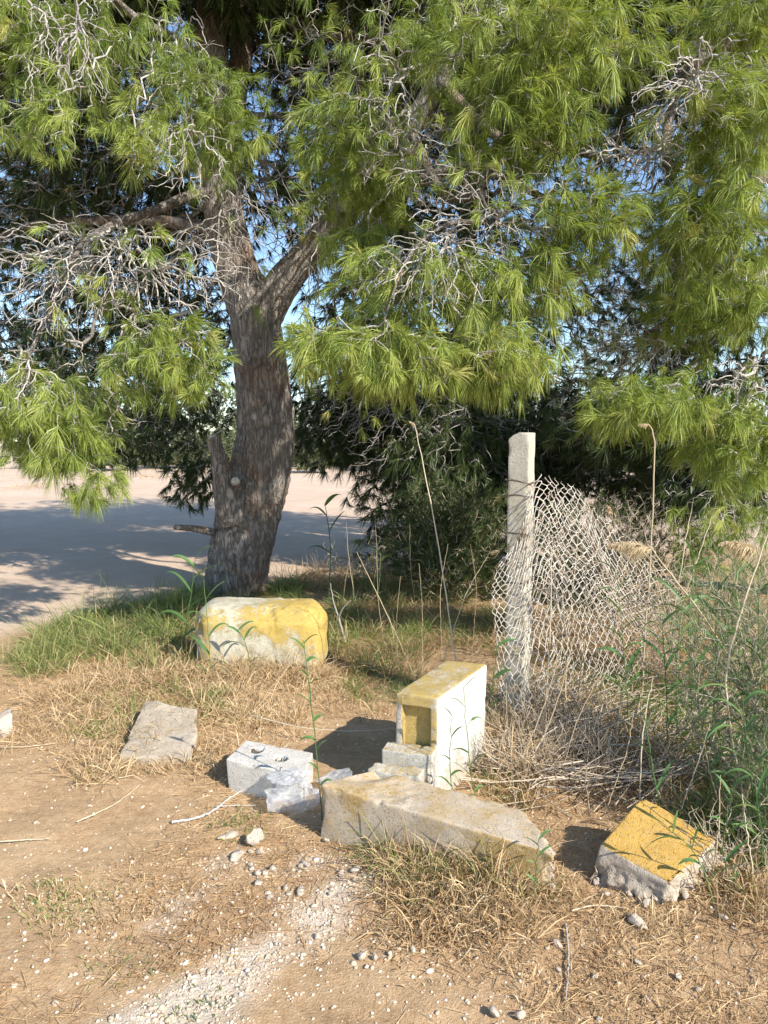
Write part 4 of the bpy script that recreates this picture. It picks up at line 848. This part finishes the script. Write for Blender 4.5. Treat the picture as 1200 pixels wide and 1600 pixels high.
for a in [(230, 1110, 190, 60, 2900, .20, .55), (400, 1090, 130, 50, 2700, .22, .6), (330, 1062, 170, 24, 2300, .27, .5), (240, 1000, 120, 30, 1500, .3, .5), (400, 1064, 120, 7, 1500, .27, .55), (60, 760, 60, 5, 260, .25, .5, .55, .5, .02, .3), (700, 748, 120, 3, 300, .4, .4, .55, .5, .03, .6), (240, 745, 200, 3, 500, .5, .5, .55, .5, .03, .8), (170, 1060, 150, 40, 2200, .18, .45),
          (250, 1190, 120, 22, 1300, .13, .6), (560, 1060, 90, 60, 2000, .14, .4), (100, 1120, 90, 60, 900, .12, .5), (430, 1140, 60, 25, 800, .12, .6), (320, 1200, 40, 30, 500, .10, .55),
          (860, 1130, 130, 60, 3800, .30, .6), (800, 1200, 60, 50, 1500, .26, .62), (760, 1150, 50, 60, 1000, .26, .6), (960, 1180, 120, 60, 2200, .24, .4), (1060, 1220, 90, 70, 1800, .26, .35),
          (640, 980, 130, 60, 2800, .26, .3), (900, 1000, 150, 45, 3000, .34, .45), (1080, 1040, 100, 70, 2000, .30, .4), (1150, 1400, 60, 60, 1500, .20, .45), (1050, 1440, 120, 25, 900, .07, .5),
          (880, 1400, 40, 30, 500, .10, .45), (150, 1400, 150, 50, 900, .05, .5), (300, 1450, 250, 80, 800, .04, .4), (850, 1480, 260, 60, 1600, .05, .4), (1000, 1560, 200, 40, 700, .05, .45), (700, 940, 160, 30, 1600, .3, .3), (500, 915, 60, 14, 700, .4, .25), (600, 900, 120, 14, 900, .4, .25), (560, 1330, 60, 15, 120, .05, .5)]:
    patch(gd, rs, *a)
tag(gd.build('dry_grass', M['straw']), 'dead straw coloured grass matted round the concrete blocks', None, None, 'stuff')
for a in [(200, 985, 130, 40, 4600, .38, .42), (110, 1020, 90, 35, 1900, .28, .5), (290, 960, 50, 30, 1200, .42, .3), (430, 945, 60, 14, 700, .35, .3), (330, 1040, 170, 26, 1300, .22, .6), (240, 1120, 130, 40, 900, .2, .6),
          (580, 985, 90, 60, 2600, .30, .35), (700, 970, 100, 40, 1800, .30, .3), (600, 1075, 60, 40, 1100, .17, .4), (650, 920, 150, 20, 1500, .34, .35), (870, 1070, 100, 60, 900, .2, .45),
          (800, 1230, 40, 20, 300, .18, .45), (1080, 1150, 120, 100, 2200, .35, .4), (1150, 1330, 60, 80, 1300, .3, .35), (110, 1410, 90, 30, 500, .05, .55), (190, 1500, 60, 12, 160, .05, .35), (290, 1592, 50, 12, 160, .04, .3),
          (1000, 960, 140, 40, 1800, .35, .35), (390, 1285, 60, 18, 260, .06, .5), (460, 930, 60, 20, 500, .2, .3)]:
    patch(gg, rs, *a)
for px_, py_, h_ in [(120, 985, .5), (165, 960, .48), (215, 1000, .42), (250, 965, .5), (80, 1030, .36), (185, 1030, .4), (270, 1005, .45), (300, 1045, .3), (520, 1010, .4), (545, 960, .45), (610, 930, .5), (450, 925, .45), (60, 1060, .3), (230, 1060, .34)]:
    patch(gg, rs, px_, py_, 16, 6, 130, h_, .45, .35, .5, .0045)
tag(gg.build('green_grass', M['grass']), 'weedy green grass growing round the blocks and under the pines', None, None, 'stuff')
def clump(px, py, parts, green, label, seed):
    rs = np.random.RandomState(seed); c = P(px, py); root = empty('grass_clump', gp(c[0], c[1]), label, 'grass clump'); global BLK
    sv = BLK; BLK = []
    for nm, mt, pp in (('dead_blades', 'straw', parts), ('green_blades', 'grass', green)):
        g = Geo()
        for a in pp: patch(g, rs, *a)
        if g.n: g.build(nm, M[mt], root)
    BLK = sv
clump(700, 1400, [(650, 1345, 50, 16, 800, .24, .5, .6, .6), (740, 1372, 85, 18, 1700, .25, .5, .6, .6), (700, 1395, 95, 24, 1700, .22, .45, .7, .6), (800, 1405, 50, 16, 600, .2, .5, .7), (730, 1440, 110, 25, 1700, .13, .42, .8), (610, 1350, 25, 10, 200, .15, .6), (700, 1480, 120, 20, 700, .08, .4, .9)],
      [(645, 1335, 40, 10, 260, .26, .45), (740, 1372, 80, 18, 420, .22, .55), (690, 1390, 80, 20, 350, .2, .6), (835, 1392, 22, 8, 130, .12, .4)], 'bushy tuft of dry and green grass growing against the front of the long block', 41)
clump(160, 1215, [(160, 1215, 34, 12, 330, .17, .6, .8)], [(165, 1212, 22, 8, 60, .14, .5)], 'thin straw tuft on the near side of the flat grey slab', 42)

# ---- stalks lying in a tangle in front of the fence
def tangle():
    rs = np.random.RandomState(51); g = Geo(); n = 380
    px = rs.uniform(770, 1130, n); py = 1090+rs.rand(n)*150-np.clip((px-1000)*.0, 0, 1); B = np.array([P(a, b_) for a, b_ in zip(px, py)])
    an = rs.normal(size=n)*.55+.35+(rs.rand(n) < .3)*1.3; L = rs.uniform(.25, 1.0, n); up = np.abs(rs.normal(size=n))*.28
    D = nrm(np.stack([np.cos(an), np.sin(an)*.8, up], -1)); t = np.linspace(-.5, .5, 6)[None, :, None]
    C = B[:, None]+D[:, None]*t*L[:, None, None]; C[..., 2] = np.maximum(C[..., 2], 0)+gz(C[..., 0], C[..., 1])+rs.rand(n, 1)*.07+.01
    C += rs.normal(size=C.shape)*.008
    k = clear(B[:, 0], B[:, 1], 1.1); tubes(g, C[k], rs.uniform(.0015, .0042, (k.sum(), 1)), 4, rs.rand(k.sum()))
    # fine brush
    n = 800; px = rs.uniform(770, 960, n); py = rs.uniform(1110, 1230, n); B = np.array([P(a, b_) for a, b_ in zip(px, py)]); B[:, 2] = gz(B[:, 0], B[:, 1])
    D = nrm(np.stack([rs.normal(size=n)*.8, rs.normal(size=n)*.6, rs.rand(n)*1.1+.1], -1)); L = rs.uniform(.08, .34, n); t = np.linspace(0, 1, 5)[None, :, None]
    C = B[:, None]+D[:, None]*t*L[:, None, None]+rs.normal(size=(n, 5, 3))*.012; k = clear(B[:, 0], B[:, 1], 1.1)
    tubes(g, C[k], rs.uniform(.0008, .002, (k.sum(), 1)), 3, rs.rand(k.sum()))
    tag(g.build('dead_stalks', M['brush']), 'tangle of dead grey stalks lying below the fence', None, None, 'stuff')
tangle()

# ---- reeds
def plume(g, rs, p, d, L, n=260):
    s = rs.rand(n)**.8; B = p+d*(s[:, None]*L)+np.array([0, 0, -1])*(s[:, None]**2*L*.35)
    D = nrm(d*.9+rs.normal(size=(n, 3))*.30+np.array([0, 0, -.5])); blades(g, B, D, L*rs.uniform(.15, .45, n)*(1.15-s), .0030*rs.uniform(.7, 1.6, n), .5, rs.rand(n), rs)
def reed(pts, Y, label, seed, r=.0028, green=False, leaves=0, span=(.2, 1.), L=.22, wid=.014, pl=0, hook=0, group=None, grow_from=None):
    rs = np.random.RandomState(seed)
    Ys = Y if isinstance(Y, (list, tuple)) else [Y]*len(pts)
    c = np.array([A(p[0], p[1], y) for p, y in zip(pts, Ys)])
    b0 = c[0].copy(); z = float(gz(b0[0], b0[1])); 
    if b0[2] > z+.02:                                   # continue the stalk down to the soil
        d = nrm(c[0]-c[1]); k = (b0[2]-z+.02)/max(-d[2], .35); b1 = b0+d*k; b1[2] = z-.02; c = np.concatenate([[b1], c])
    else: c[0][2] = z-.02
    path, R = smooth_path(c, [r*1.3]+[r]*(len(c)-2)+[r*.55], 26)
    base = drop(path[0], z); root = empty('reed', base, label, 'reed', group)
    g = Geo(); path = path+rs.normal(size=path.shape)*.0015; tubes(g, path[None], R[None], 6, rs.rand()); g.build('cane', M['reed' if green else 'cane'], root)
    if leaves:
        gl = Geo()
        for i in range(leaves):
            s = span[0]+(span[1]-span[0])*(i+.3*rs.rand())/max(leaves-1, 1); k = min(int(s*25), 25); p = path[k]; td = nrm(path[min(k+1, 25)]-path[max(k-1, 0)])
            az = (i % 2)*math.pi+rs.uniform(-.7, .7); sd = np.array([math.cos(az), math.sin(az)*.7, .25]); el = rs.uniform(.55, 1.0)
            d = nrm(td*el+sd*.8); ll = L*rs.uniform(.65, 1.15)*(1.1-.3*abs(s-.6)); t = np.linspace(0, 1, 9); ww = wid*.85*np.sin(np.clip(t*.97+.03, 0, 1)*math.pi)**.55*(1-t*.5); ww[-1] = .0003
            cc = p+d*(t[:, None]*ll)+np.array([0, 0, -1])*(t[:, None]**2.2*ll*rs.uniform(.25, .75))
            tn = nrm(np.gradient(cc, axis=0)); sv = nrm(np.cross(tn, np.array([0, 0, 1.])+rs.normal(size=3)*.35)); nm = np.cross(sv, tn)
            V = np.stack([cc-sv*ww[:, None], cc+nm*ww[:, None]*-.35, cc+sv*ww[:, None]], 1).reshape(-1, 3)
            j = np.arange(8)[:, None]*3; f = np.concatenate([j+np.array([[0, 1, 4, 3]]), j+np.array([[1, 2, 5, 4]])]); gl.add(V, f, np.clip(.45+rs.normal()*.2, 0, 1))
        gl.build('leaves', M['reed'], root, smooth=True)
    if pl:
        gp_ = Geo(); d = nrm(path[-1]-path[-3]); plume(gp_, rs, path[-1]-d*pl*.15, nrm(d+np.array([hook, 0, -.1])), pl, 1500 if pl > .12 else 260); gp_.build('plume', M['plume'], root)
    return root
reed([(712, 1032), (683, 840), (648, 662)], 4.6, 'tall bare dry reed cane leaning left behind the upright white box', 1, pl=.05, hook=-.6, r=.0042)
reed([(636, 1030), (600, 950), (557, 862)], 4.7, 'short dry reed cane leaning left between the pine trunk and the tall bare cane', 2, r=.003)
reed([(700, 1010), (730, 925), (766, 862)], 4.6, 'dry arching reed with a small brown plume touching the fence post', 3, pl=.07, hook=.6, r=.0024)
reed([(1000, 1130), (1008, 1000), (1020, 800), (1022, 690), (1012, 662)], 3.9, 'tall straight dry reed rising past the fence with a nodding tip', 4, pl=.06, hook=-1.2, r=.0036)
reed([(1215, 1150), (1110, 980), (1050, 900), (1012, 850)], 3.8, 'dry reed leaning left with a large feathery tan plume beside the tallest cane', 5, pl=.24, hook=-.7, r=.004)
reed([(1270, 1060), (1205, 920), (1180, 850)], 3.3, 'dry reed at the right edge with a drooping tan plume', 6, pl=.20, hook=-1.0, r=.004)
reed([(1165, 1330), (1135, 1080), (1160, 950), (1202, 830)], 3.1, 'pale dry cane bending right across the feathery shrub at the right edge', 7, r=.0042)
reed([(1062, 900), (1072, 840), (1084, 778)], 4.9, 'short thin dry cane behind the fence, left of a similar leaning one', 8, r=.0036)
reed([(1076, 912), (1098, 850), (1120, 782)], 4.9, 'short thin dry cane behind the fence leaning to the right', 9, r=.0034)
reed([(1040, 960), (1022, 890), (1005, 860)], 4.3, 'small reed with a short grey plume behind the netting', 10, pl=.06, r=.0022)
reed([(500, 1238), (492, 1150), (482, 1060), (474, 1000)], 3.02, 'green leafy reed standing in front of the white brick', 11, green=True, leaves=11, span=(.3, .98), L=.10, wid=.014, r=.0026)
reed([(330, 1050), (325, 980), (318, 905)], 4.78, 'green reed with curved blades in front of the yellow painted block', 12, green=True, leaves=8, span=(.1, 1), L=.26, wid=.018, r=.003)
reed([(395, 1060), (385, 1010), (372, 985)], 4.85, 'low green reed bending before the middle of the yellow painted block', 13, green=True, leaves=5, span=(.3, 1), L=.2, wid=.014, r=.0025)
reed([(290, 985), (300, 920), (305, 872)], 5.4, 'green reed with blue green blades beside the left end of the painted block', 14, green=True, leaves=9, span=(.05, 1), L=.32, wid=.022, r=.003)
reed([(514, 925), (516, 850), (508, 790)], 7.2, 'dark green reed outlined against the sunny clearing right of the trunk', 15, green=True, leaves=5, span=(.5, 1), L=.34, wid=.035, r=.006)
reed([(590, 960), (593, 900), (595, 865)], 6.6, 'small dark green reed against the clearing below the shaded pine', 16, green=True, leaves=4, span=(.4, 1), L=.2, wid=.025, r=.004)
reed([(742, 1250), (733, 1180), (724, 1075)], 2.98, 'green reed with narrow blades against the white side of the upright box', 17, green=True, leaves=9, span=(.2, 1), L=.13, wid=.009, r=.002)
reed([(706, 1240), (703, 1190), (706, 1120)], 3.0, 'small green reed at the near corner of the upright white box', 18, green=True, leaves=6, span=(.2, 1), L=.10, wid=.009, r=.002)
reed([(766, 1120), (770, 1070), (777, 1010)], 3.95, 'leafy green reed squeezed between the upright box and the post', 19, green=True, leaves=7, span=(.2, 1), L=.20, wid=.016, r=.0025)
reed([(838, 1392), (838, 1350), (842, 1312)], 2.46, 'small green reed sprout in front of the broken end of the long block', 20, green=True, leaves=7, span=(.3, 1), L=.09, wid=.007, r=.0015)
reed([(985, 1190), (978, 1060), (965, 900)], 3.9, 'leafy green reed growing in front of the netting with broad blades', 21, green=True, leaves=14, span=(.35, 1), L=.24, wid=.018, r=.003)
reed([(1030, 1260), (1015, 1170), (1002, 1095)], 2.95, 'green reed with long drooping blades left of the feathery shrub', 22, green=True, leaves=6, span=(.1, .95), L=.20, wid=.010, r=.0028)
reed([(1045, 1180), (1040, 1060), (1035, 975)], 3.7, 'blue green reed between the netting and the feathery shrub', 23, green=True, leaves=11, span=(.25, 1), L=.20, wid=.014, r=.0028)
reed([(1118, 1420), (1090, 1340), (1040, 1290)], 2.42, 'green reed leaning left across the ochre block', 24, green=True, leaves=6, span=(.3, 1), L=.13, wid=.012, r=.002)
reed([(1150, 1440), (1130, 1330), (1145, 1230)], 2.5, 'green reed rising just right of the ochre block', 25, green=True, leaves=9, span=(.2, 1), L=.16, wid=.011, r=.0022)
for k, (a, b_, Y) in enumerate([((1190, 1400), (1176, 1200), 2.6), ((1175, 1330), (1195, 1130), 2.9), ((1110, 1290), (1094, 1120), 3.1), ((1150, 1230), (1170, 1030), 3.4), ((1195, 1260), (1190, 1010), 3.2), ((1090, 1180), (1080, 1010), 3.8)]):
    reed([a, ((a[0]+b_[0])/2+6, (a[1]+b_[1])/2), b_], Y, 'green reed mixed into the feathery shrub along the right edge', 60+k, green=True, leaves=9, span=(.1, 1), L=.2, wid=.011, r=.0026, group='green reeds in the feathery shrub')
for k, (a, b_, Y) in enumerate([((1080, 1100), (1085, 870), 4.0), ((1130, 1200), (1120, 900), 3.5), ((1170, 1150), (1150, 880), 3.6), ((1060, 1150), (1066, 940), 3.9), ((1200, 1180), (1185, 900), 3.3), ((1110, 1180), (1140, 960), 3.7), ((1195, 1330), (1160, 1090), 2.8)]):
    reed([a, ((a[0]+b_[0])/2-6, (a[1]+b_[1])/2), b_], Y, 'tall green reed standing above the feathery shrub', 160+k, green=True, leaves=12, span=(.2, 1), L=.26, wid=.013, r=.003, group='tall green reeds above the feathery shrub')
for k, (a, b_, Y) in enumerate([((1090, 1060), (1120, 872), 4.3), ((1150, 1050), (1175, 905), 4.0), ((930, 1040), (958, 800), 4.9)]):
    reed([a, ((a[0]+b_[0])/2-6, (a[1]+b_[1])/2), b_], Y, 'dry reed topped by a small greyish plume near the right edge', 180+k, pl=.10, hook=-.5, r=.0028, group='dry reeds with small grey plumes')
rs = np.random.RandomState(71)
dry = [((880, 1160), (908, 800), 4.1), ((800, 1230), (880, 1000), 3.5), ((830, 1200), (900, 985), 3.6), ((850, 1120), (862, 860), 3.95), ((960, 1230), (990, 1110), 3.1), ((965, 1130), (985, 1040), 3.8), ((1000, 1240), (1020, 1060), 3.1),
       ((1140, 1290), (1100, 1160), 2.9), ((1150, 1330), (1180, 1200), 2.8), ((1110, 1380), (1125, 1210), 2.55), ((1185, 1390), (1160, 1240), 2.5), ((1070, 1250), (1110, 1130), 3.0), ((900, 1110), (915, 880), 4.0), ((880, 1200), (940, 1050), 3.4)]
for k, (a, b_, Y) in enumerate(dry):
    reed([a, ((a[0]+b_[0])/2+rs.uniform(-8, 8), (a[1]+b_[1])/2), b_], Y, 'thin dry cane standing among the dead stalks below the netting', 80+k, r=rs.uniform(.0018, .0032), group='dry canes round the foot of the fence')
thin = [((620, 1010), (626, 900), 5.2), ((660, 1020), (655, 880), 5.0), ((690, 1000), (700, 850), 5.4), ((600, 1000), (590, 870), 5.6), ((740, 990), (735, 850), 5.2), ((560, 960), (540, 800), 6.5), ((580, 950), (585, 790), 6.5), ((650, 950), (640, 820), 6.3), ((535, 950), (560, 820), 6.8)]
for k, (a, b_, Y) in enumerate(thin):
    reed([a, ((a[0]+b_[0])/2+rs.uniform(-8, 8), (a[1]+b_[1])/2), b_], Y, 'very thin dry stem standing in the shaded grass behind the blocks', 120+k, r=.002, group='thin dry stems in the shaded grass')

# ---- shrubs
def shrub(c, h, n, label, seed, leaf=None, r0=.0018, rmax=.012, base=None, cat='shrub', name='shrub', pw=.6, sag=0., wob=.2, twm='brush', nn=14, LL=.045, wd=.0016, tn=.5):
    rs = np.random.RandomState(seed); pts = ell(rs, c, h, n, pw); pts[:, 2] = np.maximum(pts[:, 2], .04)
    b = gp(c[0], c[1]) if base is None else gp(*base); root = empty(name, b, label, cat); S = grow(b, pts, .7, np.array([0, 0, 1.])); g = Geo()
    skeleton(g, S, r0, rmax, rs, wob, 5, 4, sag=sag); g.build('twigs', M[twm], root)
    if leaf:
        gl = Geo(); k = S['D']; m = len(k); tufts(gl, S['N'], nrm(k+np.array([0, -.1, .4])), rs.uniform(.6, 1.2, m), nn, wd, LL, rs, .1, False, np.clip(tn+rs.normal(size=m)*.2, 0, 1), .10, (12, 50)); gl.build('foliage', M[leaf], root)
c = A(960, 880, 5.9); shrub((c[0], c[1], .62), (.62, .5, .66), 2600, 'pale dead twiggy bush behind the chain link fence', 1, r0=.0016, wob=.25)
c = A(865, 880, 5.0); shrub((c[0], c[1]+.1, .66), (.20, .2, .55), 420, 'narrow dead bush tangled behind the upper netting beside the post', 2, r0=.0014)
c = A(1010, 940, 5.2); shrub((c[0], c[1], .4), (.5, .3, .42), 700, 'low grey dead bush at the far end of the netting', 3, r0=.0014)
c = A(1150, 1090, 3.25); shrub((c[0]+.05, 3.25, .55), (.34, .35, .60), 1500, 'feathery green shrub filling the right edge', 4, 'feather', r0=.0013, pw=.5, base=(c[0]+.1, 3.2))
c = A(1110, 960, 4.4); shrub((c[0]+.15, 4.5, .5), (.42, .4, .55), 1300, 'feathery green shrub farther back beyond the netting', 5, 'feather', r0=.0014, pw=.5)
c = A(1180, 1290, 2.75); shrub((c[0]+.12, 2.75, .25), (.22, .25, .32), 700, 'low feathery shrub in the lower right corner behind the ochre block', 6, 'feather', r0=.0012, pw=.5)
shrub((1.95, 2.75, .55), (.42, .4, .6), 1300, 'feathery green shrub at the right edge mostly outside the photo', 16, 'feather', r0=.0013, pw=.5)  # unseen shrub, added so its shadow falls on the undergrowth
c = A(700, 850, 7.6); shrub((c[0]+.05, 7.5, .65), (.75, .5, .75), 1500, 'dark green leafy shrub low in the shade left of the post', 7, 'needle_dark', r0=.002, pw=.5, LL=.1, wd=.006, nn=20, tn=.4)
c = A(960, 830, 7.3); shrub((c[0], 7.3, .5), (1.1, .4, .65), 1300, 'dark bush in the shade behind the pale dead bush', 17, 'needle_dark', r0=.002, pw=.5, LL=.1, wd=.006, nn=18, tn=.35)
c = A(690, 900, 8.6); shrub((c[0]-.8, 8.4, .25), (.9, .5, .4), 420, 'low bare brown brush in the shade behind the pine trunk', 8, None, r0=.002)
c = A(1120, 1340, 2.6); shrub((1.27, 2.62, .12), (.22, .2, .18), 420, 'low dead brush at the right foot of the ochre block', 9, None, r0=.0011, wob=.3)

# ---- sticks
def stick(pts, r, label, seed, z=.012, mat='twig', name='stick', t=.8, r2=.5):
    rs = np.random.RandomState(seed); c = np.array([P(*p) for p in pts]); c[:, 2] += gz(c[:, 0], c[:, 1])+z; p_, R = smooth_path(c, np.linspace(r, r*r2, len(c)), 30)
    p_ = p_+rs.normal(size=p_.shape)*r*.25; g = Geo(); tubes(g, p_[None], R[None]*(1+.2*rs.normal(size=(1, 30))), 6, t, True); o = g.build(name, M[mat], origin=gp(c[0][0], c[0][1])); tag(o, label, name)
stick([(268, 1287), (300, 1282), (332, 1272), (358, 1252), (392, 1232)], .0065, 'pale bare stick lying on the earth left of the plastic bag', 1)
stick([(338, 1265), (370, 1262), (400, 1262)], .003, 'thin pale twig lying across beside the bare stick under the bag', 2)
stick([(884, 1448), (888, 1500), (884, 1568)], .0045, 'straight brown stick lying towards the viewer at lower right', 3, t=.35)
stick([(893, 1428), (930, 1422), (978, 1426)], .003, 'pale straw stalk lying above the triangular grey stone', 4, mat='cane')
stick([(-20, 1319), (40, 1317), (78, 1315)], .003, 'pale straight straw lying in from the left edge', 5, mat='cane')
stick([(120, 1289), (180, 1262), (220, 1233)], .003, 'long straw lying diagonally on the litter below the slab', 6, mat='cane')
stick([(0, 1172), (50, 1172), (90, 1168)], .0028, 'thin straw lying beside the large stone at the left edge', 7, mat='cane')
stick([(390, 1148), (470, 1166), (560, 1171), (618, 1166)], .003, 'long pale straw stretched from behind the brick to the upright box', 8, mat='cane', z=.09)
stick([(700, 1480), (750, 1462), (780, 1450)], .002, 'straw stalk lying on the litter below the grass clump', 9, mat='cane')
rs = np.random.RandomState(5)
g = Geo(); pts = [A(540, 1006, 5.85), A(530, 968, 5.85), A(522, 945, 5.85), A(516, 912, 5.85)]; pp, RR = smooth_path(pts, [.011, .009, .006, .003], 24); tubes(g, pp[None]+rs.normal(size=(1, 24, 3))*.002, RR[None], 7, .35, True)
pp, RR = smooth_path([A(529, 965, 5.85), A(536, 950, 5.82), A(548, 938, 5.8)], [.008, .006, .003], 12); tubes(g, pp[None], RR[None], 6, .35, True)
tag(g.build('stick', M['twig'], origin=gp(pts[0][0], 5.85)), 'crooked grey dead branch standing upright at the right end of the painted block', 'stick')
